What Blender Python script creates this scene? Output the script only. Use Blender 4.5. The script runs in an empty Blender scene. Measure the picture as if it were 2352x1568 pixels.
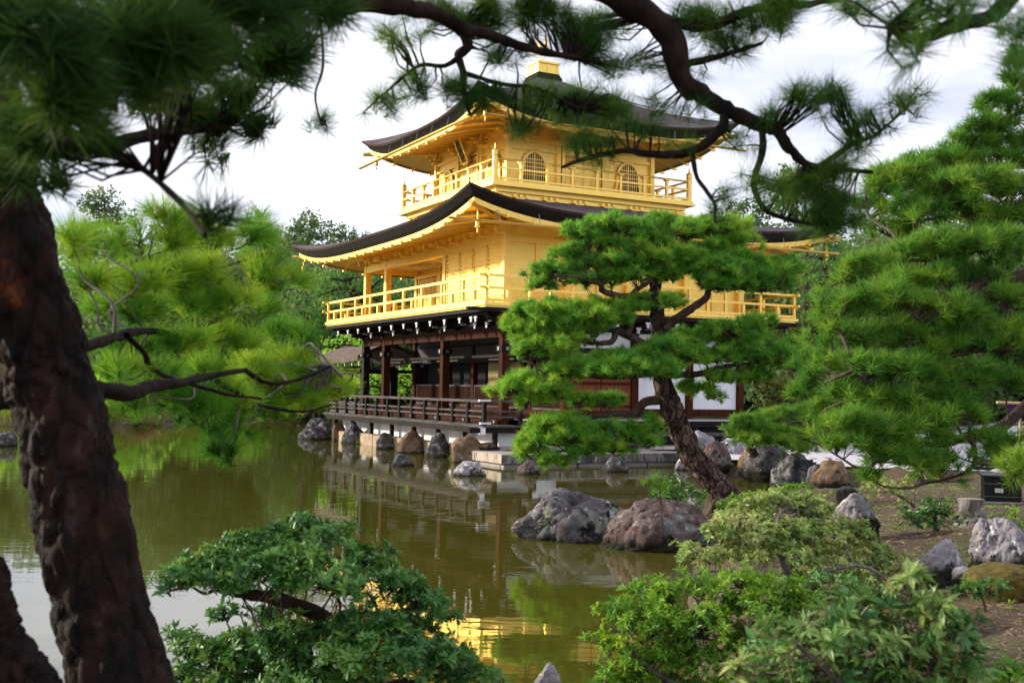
import bpy, bmesh, math, random
import numpy as np
from mathutils import Vector, Matrix, noise as mnoise
R = math.radians
rng = np.random.default_rng(7)
random.seed(7)
sc = bpy.context.scene
COL = sc.collection

# ------------------------------------------------------------------ camera
CAMH = 2.1
PITCH, ROLL = 2.35, 0.95
cd = bpy.data.cameras.new('camera'); cam = bpy.data.objects.new('camera', cd); COL.objects.link(cam)
cd.lens = 40.0; cd.sensor_width = 36.0; cd.clip_start = 0.05; cd.clip_end = 2000
cam.location = (0, 0, CAMH)
CM = Matrix.Rotation(R(90 + PITCH), 3, 'X') @ Matrix.Rotation(R(ROLL), 3, 'Z')
cam.rotation_euler = CM.to_euler()
cd.dof.use_dof = True; cd.dof.focus_distance = 25.0; cd.dof.aperture_fstop = 4.0
sc.camera = cam

# ------------------------------------------------------------------ sky and sun
SUN_AZ, SUN_EL = -76.0, 17.0        # degrees from the view axis, above the horizon
w = bpy.data.worlds.new('World'); sc.world = w; w.use_nodes = True
nt = w.node_tree; nt.nodes.clear()
def N(tree, t, **kw):
    n = tree.nodes.new(t)
    for k, v in kw.items(): setattr(n, k, v)
    return n
wo = N(nt, 'ShaderNodeOutputWorld'); bg = N(nt, 'ShaderNodeBackground')
sky = N(nt, 'ShaderNodeTexSky', sky_type='NISHITA', sun_disc=False)
sky.sun_elevation = R(SUN_EL); sky.sun_rotation = R(SUN_AZ); sky.altitude = 100
tc = N(nt, 'ShaderNodeTexCoord'); mp = N(nt, 'ShaderNodeMapping'); mp.inputs['Scale'].default_value = (1.2, 1.2, 4.0)
nz = N(nt, 'ShaderNodeTexNoise'); nz.inputs['Scale'].default_value = 2.8; nz.inputs['Detail'].default_value = 6; nz.inputs['Roughness'].default_value = .55
rp = N(nt, 'ShaderNodeValToRGB')
rp.color_ramp.elements[0].position = .36; rp.color_ramp.elements[0].color = (6.1, 6.4, 8.2, 1)
rp.color_ramp.elements[1].position = .62; rp.color_ramp.elements[1].color = (10.0, 10.0, 10.7, 1)
mx = N(nt, 'ShaderNodeMixRGB'); mx.inputs[0].default_value = .90
nt.links.new(tc.outputs['Generated'], mp.inputs[0]); nt.links.new(mp.outputs[0], nz.inputs['Vector'])
nt.links.new(nz.outputs['Fac'], rp.inputs[0]); nt.links.new(sky.outputs[0], mx.inputs[1]); nt.links.new(rp.outputs[0], mx.inputs[2])
nt.links.new(mx.outputs[0], bg.inputs[0]); bg.inputs[1].default_value = .107
nt.links.new(bg.outputs[0], wo.inputs[0])
sl = bpy.data.lights.new('sun', 'SUN'); so = bpy.data.objects.new('sun', sl); COL.objects.link(so)
sl.energy = 4.6; sl.angle = R(4.0); sl.color = (1.0, .90, .74)
sdir = Vector((math.sin(R(SUN_AZ)) * math.cos(R(SUN_EL)), math.cos(R(SUN_AZ)) * math.cos(R(SUN_EL)), math.sin(R(SUN_EL))))
so.rotation_euler = sdir.to_track_quat('Z', 'Y').to_euler(); so.location = sdir * 120
sc.view_settings.view_transform = 'Standard'; sc.view_settings.look = 'None'
sc.view_settings.exposure = 0.36; sc.view_settings.gamma = 1.0
sc.cycles.use_denoising = True
sc.cycles.max_bounces = 8; sc.cycles.transparent_max_bounces = 4

# ------------------------------------------------------------------ where things stand: a pixel of the 2352-wide view and a distance
FPX = 4550 * 2352 / 4096
def ray(px, py):
    return CM @ Vector(((px - 1176) / FPX, -(py - 784) / FPX, -1.0))
def at(px, py, d):
    r = ray(px, py); return Vector((0, 0, CAMH)) + r * (d / r.y)
def onz(px, py, z=0.0):
    r = ray(px, py); return Vector((0, 0, CAMH)) + r * ((z - CAMH) / r.z)
def pxm(n, d): return n * d / FPX

# ------------------------------------------------------------------ object helpers
def link(o, parent=None):
    COL.objects.link(o)
    if parent: o.parent = parent
    return o
def tag(o, label=None, cat=None, group=None, kind=None):
    if label: o['label'] = label
    if cat: o['category'] = cat
    if group: o['group'] = group
    if kind: o['kind'] = kind
    return o
def thing(name, label, cat, loc=(0, 0, 0), rz=0.0, group=None):
    o = bpy.data.objects.new(name, None); link(o); o.location = loc; o.rotation_euler = (0, 0, rz)
    o.empty_display_size = .2
    return tag(o, label, cat, group)
def npmesh(name, V, F, mat, parent=None, smooth=False, tint=None, world=True):
    """V (n,3), F list of int arrays (m,k): one mesh object"""
    me = bpy.data.meshes.new(name)
    V = np.asarray(V, np.float32)
    if parent is not None and world: V = V - np.array(parent.location, np.float32)
    if isinstance(F, np.ndarray): F = [F]
    F = [np.asarray(f, np.int32) for f in F if len(f)]
    idx = np.concatenate([f.ravel() for f in F])
    tot = np.concatenate([np.full(len(f), f.shape[1], np.int32) for f in F])
    st = np.concatenate([[0], np.cumsum(tot)[:-1]]).astype(np.int32)
    me.vertices.add(len(V)); me.vertices.foreach_set('co', V.ravel())
    me.loops.add(len(idx)); me.loops.foreach_set('vertex_index', idx)
    me.polygons.add(len(tot)); me.polygons.foreach_set('loop_start', st)
    try: me.polygons.foreach_set('loop_total', tot)
    except Exception: pass
    if smooth: me.polygons.foreach_set('use_smooth', np.ones(len(tot), bool))
    if tint is not None:
        a = me.attributes.new('tint', 'FLOAT', 'POINT'); a.data.foreach_set('value', np.asarray(tint, np.float32))
    me.update(calc_edges=True)
    if mat: me.materials.append(mat)
    o = bpy.data.objects.new(name, me)
    return link(o, parent)

class MB:
    """collects boxes, bars and surfaces; build() links them as ONE mesh object"""
    def __init__(s): s.v = []; s.f = []
    def add(s, vs, fs):
        n = len(s.v); s.v += [tuple(p) for p in vs]; s.f += [tuple(i + n for i in f) for f in fs]; return s
    def box(s, x0, x1, y0, y1, z0, z1):
        return s.add([(x0, y0, z0), (x1, y0, z0), (x1, y1, z0), (x0, y1, z0), (x0, y0, z1), (x1, y0, z1), (x1, y1, z1), (x0, y1, z1)],
                     [(3, 2, 1, 0), (4, 5, 6, 7), (0, 1, 5, 4), (1, 2, 6, 5), (2, 3, 7, 6), (3, 0, 4, 7)])
    def cbox(s, x, y, z, dx, dy, dz): return s.box(x - dx / 2, x + dx / 2, y - dy / 2, y + dy / 2, z - dz / 2, z + dz / 2)
    def tube(s, pts, rad, n=8, cap=True):
        pts = [Vector(p) for p in pts]
        if not hasattr(rad, '__len__'): rad = [rad] * len(pts)
        rings = []; up = None
        for i, p in enumerate(pts):
            t = (pts[min(i + 1, len(pts) - 1)] - pts[max(i - 1, 0)]).normalized()
            if up is None:
                up = t.cross(Vector((0.13, .2, 1))); up = up.normalized() if up.length > 1e-4 else Vector((1, 0, 0))
            up = (up - t * up.dot(t)).normalized(); b = t.cross(up)
            rings.append([p + (up * math.cos(2 * math.pi * k / n) + b * math.sin(2 * math.pi * k / n)) * rad[i] for k in range(n)])
        vs = [v for r in rings for v in r]; fs = []
        for i in range(len(pts) - 1):
            for k in range(n):
                a = i * n + k; b2 = i * n + (k + 1) % n
                fs.append((a, b2, b2 + n, a + n))
        if cap:
            fs.append(tuple(range(n))[::-1]); fs.append(tuple(len(vs) - n + k for k in range(n)))
        return s.add(vs, fs)
    def lathe(s, prof, x, y, n=12):
        vs = []; fs = []
        for r, z in prof: vs += [(x + r * math.cos(2 * math.pi * k / n), y + r * math.sin(2 * math.pi * k / n), z) for k in range(n)]
        for i in range(len(prof) - 1):
            for k in range(n):
                a = i * n + k; b = i * n + (k + 1) % n; fs.append((a, b, b + n, a + n))
        fs.append(tuple(range(n))[::-1]); fs.append(tuple(len(vs) - n + k for k in range(n)))
        return s.add(vs, fs)
    def prism(s, poly, z0, z1):
        n = len(poly)
        return s.add([(x, y, z0) for x, y in poly] + [(x, y, z1) for x, y in poly],
                     [tuple(range(n))[::-1], tuple(range(n, 2 * n))] + [(i, (i + 1) % n, n + (i + 1) % n, n + i) for i in range(n)])
    def grid(s, rows, flip=False):
        n = len(rows[0]); vs = [p for r in rows for p in r]; fs = []
        for i in range(len(rows) - 1):
            for k in range(n - 1):
                f = (i * n + k, i * n + k + 1, (i + 1) * n + k + 1, (i + 1) * n + k)
                fs.append(f[::-1] if flip else f)
        return s.add(vs, fs)
    def build(s, name, mat, parent=None, smooth=False, bevel=0.0):
        me = bpy.data.meshes.new(name); me.from_pydata(s.v, [], s.f); me.update()
        if smooth:
            for p in me.polygons: p.use_smooth = True
        me.materials.append(mat)
        o = link(bpy.data.objects.new(name, me), parent)
        if bevel:
            b = o.modifiers.new('bevel', 'BEVEL'); b.width = bevel; b.segments = 1; b.limit_method = 'ANGLE'
        return o

def smooth_path(pts, sub=5):
    """Catmull-Rom through (x,y,z,r) rows"""
    P = np.array(pts, float)
    if len(P) < 3: sub = 2
    Q = np.vstack([2 * P[0] - P[1], P, 2 * P[-1] - P[-2]]); out = []
    for i in range(1, len(Q) - 2):
        for t in np.linspace(0, 1, sub, endpoint=False):
            a, b, c, d = Q[i - 1], Q[i], Q[i + 1], Q[i + 2]
            out.append(.5 * (2 * b + (c - a) * t + (2 * a - 5 * b + 4 * c - d) * t * t + (3 * b - a - 3 * c + d) * t ** 3))
    out.append(P[-1]); return np.array(out)
def limb_mesh(paths, n=8, rough=.10, seed=0, sub=5):
    """paths: lists of (x,y,z,r): bark tubes with knobbly radius, joined to one (V,F)"""
    Vs = []; Fs = []; off = 0
    for pi, p in enumerate(paths):
        q = smooth_path(p, sub); m = len(q)
        pts = q[:, :3].copy(); r = np.maximum(q[:, 3], .002)
        T = np.gradient(pts, axis=0); T /= np.linalg.norm(T, axis=1)[:, None] + 1e-9
        up = np.cross(T[0], [.13, .2, 1.]); up /= np.linalg.norm(up) + 1e-9
        rings = []
        for i in range(m):
            up = up - T[i] * up.dot(T[i]); up /= np.linalg.norm(up) + 1e-9
            b = np.cross(T[i], up); a = np.arange(n) * 2 * np.pi / n
            k = 1 + rough * np.array([mnoise.noise(Vector((pts[i, 0] * 1.5 / max(r[i], .02) * .3 + math.cos(x) + seed, pts[i, 2] / max(r[i], .02) * .3 + pi, math.sin(x) + pts[i, 1]))) * 2 for x in a])
            rings.append(pts[i] + (np.outer(np.cos(a), up) + np.outer(np.sin(a), b)) * (r[i] * k)[:, None])
        V = np.concatenate(rings); I = np.arange(m - 1)[:, None] * n; K = np.arange(n)[None]; K2 = (K + 1) % n
        F = np.stack([I + K, I + K2, I + K2 + n, I + K + n], -1).reshape(-1, 4) + off
        Vs.append(V); Fs.append(F); off += len(V)
    return np.concatenate(Vs), np.concatenate(Fs)
def twig_mesh(S, E, r0, r1, bend=.12):
    """many thin three-sided twigs from S to E"""
    S = np.asarray(S, float); E = np.asarray(E, float); n = len(S)
    D = E - S; L = np.linalg.norm(D, axis=1)[:, None] + 1e-9; T = D / L
    a = np.cross(T, np.array([.3, .2, 1.])); a /= np.linalg.norm(a, axis=1)[:, None] + 1e-9; b = np.cross(T, a)
    Mi = (S + E) / 2 + rng.normal(size=(n, 3)) * L * bend
    V = []
    for C, r in ((S, r0), (Mi, (r0 + r1) / 2), (E, r1)):
        for k in range(3):
            an = 2 * np.pi * k / 3; V.append(C + (a * math.cos(an) + b * math.sin(an)) * r)
    V = np.stack(V, 1)                      # n,9,3
    base = np.arange(n)[:, None] * 9; F = []
    for i in range(2):
        for k in range(3):
            F.append(base + np.array([i * 3 + k, i * 3 + (k + 1) % 3, i * 3 + 3 + (k + 1) % 3, i * 3 + 3 + k]))
    return V.reshape(-1, 3), np.stack(F, 1).reshape(-1, 4)

# ------------------------------------------------------------------ materials
def mat(name, c1, c2=None, scale=4.0, rough=.6, metal=0.0, bump=0.0, bscale=None, stretch=(1, 1, 1), lo=.35, hi=.65, spec=None, detail=5, rough2=None, extra=None):
    m = bpy.data.materials.new(name); m.use_nodes = True; t = m.node_tree; t.nodes.clear()
    out = N(t, 'ShaderNodeOutputMaterial'); b = N(t, 'ShaderNodeBsdfPrincipled'); t.links.new(b.outputs[0], out.inputs[0])
    b.inputs['Roughness'].default_value = rough; b.inputs['Metallic'].default_value = metal
    if spec is not None: b.inputs['Specular IOR Level'].default_value = spec
    b.inputs['Base Color'].default_value = (*c1, 1)
    tc = N(t, 'ShaderNodeTexCoord'); mp = N(t, 'ShaderNodeMapping'); mp.inputs['Scale'].default_value = stretch
    t.links.new(tc.outputs['Object'], mp.inputs[0])
    nz = N(t, 'ShaderNodeTexNoise'); nz.inputs['Scale'].default_value = scale; nz.inputs['Detail'].default_value = detail; nz.inputs['Roughness'].default_value = .6
    t.links.new(mp.outputs[0], nz.inputs['Vector'])
    last = None
    if c2 is not None:
        r = N(t, 'ShaderNodeValToRGB'); r.color_ramp.elements[0].position = lo; r.color_ramp.elements[1].position = hi
        r.color_ramp.elements[0].color = (*c1, 1); r.color_ramp.elements[1].color = (*c2, 1)
        t.links.new(nz.outputs['Fac'], r.inputs[0]); last = r.outputs[0]
    if extra:                                   # further colour patches: (colour, scale, threshold, softness)
        for (c, s_, th, sf) in extra:
            n2 = N(t, 'ShaderNodeTexNoise'); n2.inputs['Scale'].default_value = s_; n2.inputs['Detail'].default_value = 6; n2.inputs['Roughness'].default_value = .65
            t.links.new(mp.outputs[0], n2.inputs['Vector'])
            r2 = N(t, 'ShaderNodeMapRange'); r2.inputs[1].default_value = th; r2.inputs[2].default_value = th + sf
            t.links.new(n2.outputs['Fac'], r2.inputs[0])
            mm = N(t, 'ShaderNodeMixRGB'); t.links.new(r2.outputs[0], mm.inputs[0])
            if last: t.links.new(last, mm.inputs[1])
            else: mm.inputs[1].default_value = (*c1, 1)
            mm.inputs[2].default_value = (*c, 1); last = mm.outputs[0]
    if last: t.links.new(last, b.inputs['Base Color'])
    if rough2 is not None:
        rr = N(t, 'ShaderNodeMapRange'); rr.inputs[3].default_value = rough; rr.inputs[4].default_value = rough2
        t.links.new(nz.outputs['Fac'], rr.inputs[0]); t.links.new(rr.outputs[0], b.inputs['Roughness'])
    if bump:
        n3 = N(t, 'ShaderNodeTexNoise'); n3.inputs['Scale'].default_value = bscale or scale * 3; n3.inputs['Detail'].default_value = 6; n3.inputs['Roughness'].default_value = .65
        t.links.new(mp.outputs[0], n3.inputs['Vector'])
        bp = N(t, 'ShaderNodeBump'); bp.inputs['Strength'].default_value = bump; bp.inputs['Distance'].default_value = .03
        t.links.new(n3.outputs['Fac'], bp.inputs['Height']); t.links.new(bp.outputs[0], b.inputs['Normal'])
    return m
def leafmat(name, cols, trans=.35, rough=.6, spec=.12, nscale=1.2, gain=1.0):
    """cols: ramp colours over each shoot's own tint and a soft noise through the crown"""
    m = bpy.data.materials.new(name); m.use_nodes = True; t = m.node_tree; t.nodes.clear()
    out = N(t, 'ShaderNodeOutputMaterial'); b = N(t, 'ShaderNodeBsdfPrincipled'); tr = N(t, 'ShaderNodeBsdfTranslucent'); ms = N(t, 'ShaderNodeMixShader')
    b.inputs['Roughness'].default_value = rough; b.inputs['Specular IOR Level'].default_value = spec
    at_ = N(t, 'ShaderNodeAttribute', attribute_name='tint'); tc = N(t, 'ShaderNodeTexCoord')
    nz = N(t, 'ShaderNodeTexNoise'); nz.inputs['Scale'].default_value = nscale; nz.inputs['Detail'].default_value = 3
    t.links.new(tc.outputs['Object'], nz.inputs['Vector'])
    geo = N(t, 'ShaderNodeNewGeometry')
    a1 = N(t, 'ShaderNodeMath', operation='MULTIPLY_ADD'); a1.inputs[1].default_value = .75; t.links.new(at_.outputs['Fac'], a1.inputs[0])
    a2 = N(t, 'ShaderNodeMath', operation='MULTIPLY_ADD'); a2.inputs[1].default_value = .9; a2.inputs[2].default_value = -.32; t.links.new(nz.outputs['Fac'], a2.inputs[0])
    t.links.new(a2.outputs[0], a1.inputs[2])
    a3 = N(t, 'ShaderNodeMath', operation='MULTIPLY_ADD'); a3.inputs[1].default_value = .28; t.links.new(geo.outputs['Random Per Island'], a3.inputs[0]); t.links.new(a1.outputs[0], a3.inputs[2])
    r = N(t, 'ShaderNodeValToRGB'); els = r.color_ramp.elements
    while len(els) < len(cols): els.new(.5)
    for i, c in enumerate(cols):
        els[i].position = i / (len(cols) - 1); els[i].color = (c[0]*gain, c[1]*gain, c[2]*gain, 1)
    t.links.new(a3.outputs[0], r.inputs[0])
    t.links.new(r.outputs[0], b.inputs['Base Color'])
    hs = N(t, 'ShaderNodeHueSaturation'); hs.inputs['Hue'].default_value = .485; hs.inputs['Value'].default_value = 1.5; t.links.new(r.outputs[0], hs.inputs['Color'])
    t.links.new(hs.outputs[0], tr.inputs[0])
    ms.inputs[0].default_value = trans
    t.links.new(b.outputs[0], ms.inputs[1]); t.links.new(tr.outputs[0], ms.inputs[2]); t.links.new(ms.outputs[0], out.inputs[0])
    return m

def goldmat(name, c1, c2, rough, sc_=2.0):
    m = mat(name, c1, c2, scale=sc_, rough=rough, metal=1.0, bump=.10, bscale=9, lo=.3, hi=.7, rough2=rough + .14); t = m.node_tree
    b = [n for n in t.nodes if n.type == 'BSDF_PRINCIPLED'][0]; src = b.inputs['Base Color'].links[0].from_socket
    tc = N(t, 'ShaderNodeTexCoord'); sx = N(t, 'ShaderNodeSeparateXYZ'); ad = N(t, 'ShaderNodeMath', operation='ADD'); cb = N(t, 'ShaderNodeCombineXYZ')
    t.links.new(tc.outputs['Object'], sx.inputs[0]); t.links.new(sx.outputs[0], ad.inputs[0]); t.links.new(sx.outputs[1], ad.inputs[1]); t.links.new(ad.outputs[0], cb.inputs[0]); t.links.new(sx.outputs[2], cb.inputs[1])
    br = N(t, 'ShaderNodeTexBrick'); br.offset = 0.0; br.inputs['Scale'].default_value = 1.0; br.inputs['Brick Width'].default_value = .115; br.inputs['Row Height'].default_value = .115; br.inputs['Mortar Size'].default_value = .0035
    br.inputs['Color1'].default_value = (1, 1, 1, 1); br.inputs['Color2'].default_value = (.945, .925, .88, 1); br.inputs['Mortar'].default_value = (.90, .84, .70, 1)
    t.links.new(cb.outputs[0], br.inputs['Vector'])
    mm = N(t, 'ShaderNodeMixRGB', blend_type='MULTIPLY'); mm.inputs[0].default_value = 1.0; t.links.new(src, mm.inputs[1]); t.links.new(br.outputs[0], mm.inputs[2]); t.links.new(mm.outputs[0], b.inputs['Base Color'])
    return m
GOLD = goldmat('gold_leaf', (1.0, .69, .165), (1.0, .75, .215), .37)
GOLDR = goldmat('gold_leaf_rail', (1.0, .66, .15), (1.0, .74, .23), .38, 6)
CEIL = mat('painted_ceiling', (.62, .50, .33), (.72, .60, .42), scale=3, rough=.7)
CEILP = mat('ceiling_painting', (.20, .13, .05), (.55, .43, .22), scale=9, rough=.7, lo=.42, hi=.55)
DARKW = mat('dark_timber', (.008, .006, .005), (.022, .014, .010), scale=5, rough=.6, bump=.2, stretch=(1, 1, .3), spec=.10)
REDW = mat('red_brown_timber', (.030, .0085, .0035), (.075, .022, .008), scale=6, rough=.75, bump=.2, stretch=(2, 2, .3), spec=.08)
REDD = mat('red_plank_door', (.13, .030, .010), (.20, .055, .018), scale=5, rough=.5, bump=.15, stretch=(3, 3, .3), spec=.18)
GREYW = mat('weathered_timber', (.040, .033, .031), (.13, .115, .115), scale=7, rough=.75, bump=.3, stretch=(1, .25, 3), extra=[((.23, .21, .21), 14, .60, .1)], spec=.18)
PALEW = mat('pale_weathered_plank', (.34, .33, .36), (.50, .49, .54), scale=9, rough=.7, bump=.2)
WHITE = mat('white_plaster', (.74, .74, .77), (.80, .80, .82), scale=2, rough=.9, bump=.06, bscale=30, stretch=(1, 1, .35), extra=[((.60, .59, .58), 1.7, .56, .16), ((.66, .64, .62), 7, .60, .12)])
WHITEP = mat('white_painted_end', (.78, .78, .80), (.62, .62, .64), scale=20, rough=.7, lo=.5, hi=.8)
OCHRE = mat('ochre_wall', (.30, .235, .085), (.36, .29, .12), scale=2, rough=.9)
SHADEBLK = mat('shade_black', (.006, .005, .005), rough=.9)  # near-black that paints shade under the floor and inside the hall
THATCH = mat('bark_shingle', (.080, .065, .069), (.165, .140, .146), scale=2.5, rough=.9, bump=.5, bscale=26, stretch=(1, 1, 2), extra=[((.085, .060, .052), 1.1, .52, .2)], spec=.18)
def courses(m, sc_=9.0, st=.35):
    t = m.node_tree; b = [n for n in t.nodes if n.type == 'BSDF_PRINCIPLED'][0]; bp = b.inputs['Normal'].links[0].from_node
    tc = N(t, 'ShaderNodeTexCoord'); wv = N(t, 'ShaderNodeTexWave', wave_type='BANDS', bands_direction='Z', wave_profile='SAW'); wv.inputs['Scale'].default_value = sc_; wv.inputs['Distortion'].default_value = 1.2; wv.inputs['Detail'].default_value = 3; wv.inputs['Detail Scale'].default_value = 3
    t.links.new(tc.outputs['Object'], wv.inputs['Vector'])
    b2 = N(t, 'ShaderNodeBump'); b2.inputs['Strength'].default_value = st; b2.inputs['Distance'].default_value = .03; t.links.new(wv.outputs['Fac'], b2.inputs['Height']); t.links.new(bp.outputs[0], b2.inputs['Normal']); t.links.new(b2.outputs[0], b.inputs['Normal'])
courses(THATCH)
THEDGE = mat('shingle_edge', (.010, .008, .008), (.028, .021, .020), scale=8, rough=.85, bump=.3, stretch=(.3, .3, 6), spec=.18)
THRIM = mat('shingle_rim', (.085, .040, .026), (.03, .02, .017), scale=9, rough=.85, bump=.3, spec=.18)
STONEB = mat('beige_stone', (.34, .24, .135), (.46, .35, .22), scale=3, rough=.85, bump=.35, bscale=16, extra=[((.14, .12, .09), 2.2, .60, .12)])
STONEG = mat('grey_stone', (.30, .27, .25), (.40, .37, .34), scale=4, rough=.85, bump=.35, bscale=22, extra=[((.42, .34, .26), 1.2, .5, .2)])
STONED = mat('water_stained_stone', (.035, .034, .034), (.26, .24, .21), scale=2.6, rough=.8, bump=.4, bscale=14, stretch=(3, 3, .6), lo=.42, hi=.66)
GRILL = mat('window_dark', (.055, .045, .06), rough=.5)
MET = mat('dull_metal', (.25, .26, .27), rough=.45, metal=.8)
LACQ = mat('black_lacquer', (.012, .012, .012), rough=.4, spec=.18)
BAMBOO = mat('bamboo', (.50, .33, .15), (.62, .44, .22), scale=5, rough=.5)
PURPLE = mat('purple_cloth', (.06, .01, .09), rough=.8)
def foot(m):
    t = m.node_tree; b = [n for n in t.nodes if n.type == 'BSDF_PRINCIPLED'][0]; src = b.inputs['Base Color'].links[0].from_socket
    tc = N(t, 'ShaderNodeTexCoord'); sx = N(t, 'ShaderNodeSeparateXYZ'); t.links.new(tc.outputs['Object'], sx.inputs[0])
    nz = N(t, 'ShaderNodeTexNoise'); nz.inputs['Scale'].default_value = 6; t.links.new(tc.outputs['Object'], nz.inputs['Vector'])
    ma = N(t, 'ShaderNodeMath', operation='MULTIPLY_ADD'); ma.inputs[1].default_value = -.16; t.links.new(nz.outputs['Fac'], ma.inputs[0]); t.links.new(sx.outputs[2], ma.inputs[2])
    mr = N(t, 'ShaderNodeMapRange'); mr.inputs[1].default_value = -.06; mr.inputs[2].default_value = .02; t.links.new(ma.outputs[0], mr.inputs[0])
    mm = N(t, 'ShaderNodeMixRGB'); t.links.new(mr.outputs[0], mm.inputs[0]); mm.inputs[1].default_value = (.018, .017, .011, 1); t.links.new(src, mm.inputs[2]); t.links.new(mm.outputs[0], b.inputs['Base Color'])
    return m
def rockmat(name, c1, c2, ex):
    if name == 'pale_rock': return foot(mat(name, c1, c2, scale=2.6, rough=.9, spec=.2, bump=.9, bscale=9, lo=.36, hi=.64, extra=ex, detail=8))
    c1 = tuple(q*.85 for q in c1); c2 = tuple(q*.95 for q in c2); ex = [(tuple(q*.7 for q in e[0]),) + tuple(e[1:]) for e in ex]
    return foot(mat(name, c1, c2, scale=2.6, rough=.9, spec=.2, bump=.9, bscale=9, lo=.36, hi=.64, extra=ex, detail=8))
ROCK_GREY = rockmat('lichen_rock', (.060, .052, .052), (.20, .185, .19), [((.30, .32, .20), 1.6, .53, .08), ((.028, .024, .027), 4.0, .56, .06), ((.070, .050, .055), 9, .58, .05), ((.66, .64, .66), 7.5, .62, .04)])
ROCK_RED = rockmat('reddish_rock', (.085, .056, .050), (.19, .145, .135), [((.28, .29, .28), 2.2, .54, .08), ((.12, .045, .035), 3.2, .56, .08), ((.50, .48, .46), 9.0, .62, .04), ((.022, .016, .016), 5.5, .58, .05)])
ROCK_DARK = rockmat('dark_rock', (.030, .029, .032), (.105, .10, .11), [((.32, .32, .32), 5.0, .53, .08), ((.13, .095, .06), 2.0, .55, .1), ((.012, .011, .012), 9, .58, .05)])
ROCK_TAN = rockmat('tan_rock', (.14, .085, .045), (.27, .19, .12), [((.05, .04, .038), 2.8, .53, .10), ((.40, .36, .33), 7.0, .60, .05), ((.03, .024, .02), 10, .59, .05)])
ROCK_PALE = rockmat('pale_rock', (.17, .155, .165), (.40, .375, .39), [((.050, .040, .045), 2.6, .53, .07), ((.16, .12, .08), 1.7, .56, .10), ((.62, .60, .58), 7.0, .56, .05), ((.035, .03, .032), 11, .60, .04)])
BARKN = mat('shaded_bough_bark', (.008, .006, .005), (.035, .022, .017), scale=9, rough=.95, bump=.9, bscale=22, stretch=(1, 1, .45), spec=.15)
MOSS = mat('moss', (.055, .045, .006), (.13, .095, .010), scale=14, rough=1, bump=.6, bscale=60)
def plates(m, sc_, st=(1, 1, .5), dark=.22, wid=.10):
    t = m.node_tree; b = [n for n in t.nodes if n.type == 'BSDF_PRINCIPLED'][0]; src = b.inputs['Base Color'].links[0].from_socket; bp = b.inputs['Normal'].links[0].from_node
    tc = N(t, 'ShaderNodeTexCoord'); mp = N(t, 'ShaderNodeMapping'); mp.inputs['Scale'].default_value = st; nz = N(t, 'ShaderNodeTexNoise'); nz.inputs['Scale'].default_value = sc_ * .8; nz.inputs['Detail'].default_value = 4
    t.links.new(tc.outputs['Object'], mp.inputs[0]); t.links.new(mp.outputs[0], nz.inputs['Vector'])
    ad = N(t, 'ShaderNodeMixRGB', blend_type='ADD'); ad.inputs[0].default_value = .9 / sc_; t.links.new(mp.outputs[0], ad.inputs[1]); t.links.new(nz.outputs['Color'], ad.inputs[2])
    ve = N(t, 'ShaderNodeTexVoronoi', feature='DISTANCE_TO_EDGE'); vc = N(t, 'ShaderNodeTexVoronoi', feature='F1')
    for v in (ve, vc): v.inputs['Scale'].default_value = sc_; t.links.new(ad.outputs[0], v.inputs['Vector'])
    mr = N(t, 'ShaderNodeMapRange'); mr.inputs[1].default_value = 0; mr.inputs[2].default_value = wid; mr.inputs[3].default_value = dark; t.links.new(ve.outputs['Distance'], mr.inputs[0])
    sx = N(t, 'ShaderNodeSeparateXYZ'); t.links.new(vc.outputs['Color'], sx.inputs[0]); m2 = N(t, 'ShaderNodeMapRange'); m2.inputs[3].default_value = .55; m2.inputs[4].default_value = 1.5; t.links.new(sx.outputs[0], m2.inputs[0])
    mu = N(t, 'ShaderNodeMath', operation='MULTIPLY'); t.links.new(mr.outputs[0], mu.inputs[0]); t.links.new(m2.outputs[0], mu.inputs[1])
    mm = N(t, 'ShaderNodeMixRGB', blend_type='MULTIPLY'); mm.inputs[0].default_value = 1.0; t.links.new(src, mm.inputs[1]); t.links.new(mu.outputs[0], mm.inputs[2]); t.links.new(mm.outputs[0], b.inputs['Base Color'])
    b2 = N(t, 'ShaderNodeBump'); b2.inputs['Strength'].default_value = .9; b2.inputs['Distance'].default_value = .02; t.links.new(mr.outputs[0], b2.inputs['Height']); t.links.new(bp.outputs[0], b2.inputs['Normal']); t.links.new(b2.outputs[0], b.inputs['Normal'])
    return m
BARK = mat('pine_bark', (.022, .014, .012), (.085, .050, .038), scale=9, rough=.95, bump=.9, bscale=22, stretch=(1, 1, .45), extra=[((.15, .11, .11), 6, .60, .1)], spec=.18)
BARKR = mat('red_pine_bark', (.026, .016, .012), (.105, .066, .050), scale=9, rough=.9, bump=.8, bscale=20, stretch=(1, 1, .5), extra=[((.12, .09, .085), 6, .60, .1)], spec=.18)
BARKT = plates(mat('plated_pine_bark', (.045, .026, .019), (.135, .090, .072), scale=5, rough=.95, bump=.7, bscale=30, spec=.15, extra=[((.17, .13, .125), 3.5, .54, .12)]), 9.0, (1, 1, .55), .16, .12)
TWIG = mat('twig_bark', (.05, .035, .028), (.12, .09, .075), scale=14, rough=.95, spec=.18)
TWIGG = mat('grey_twig', (.10, .085, .08), (.22, .19, .18), scale=14, rough=.95)
PINE_MID = leafmat('pine_needles_mid', [(.018, .060, .010), (.040, .125, .018), (.075, .190, .024), (.15, .24, .025)], nscale=.7, gain=2.10)
PINE_RIGHT = leafmat('pine_needles_right', [(.014, .050, .010), (.034, .105, .014), (.070, .165, .020), (.13, .21, .022)], nscale=.8, gain=1.83)
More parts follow.
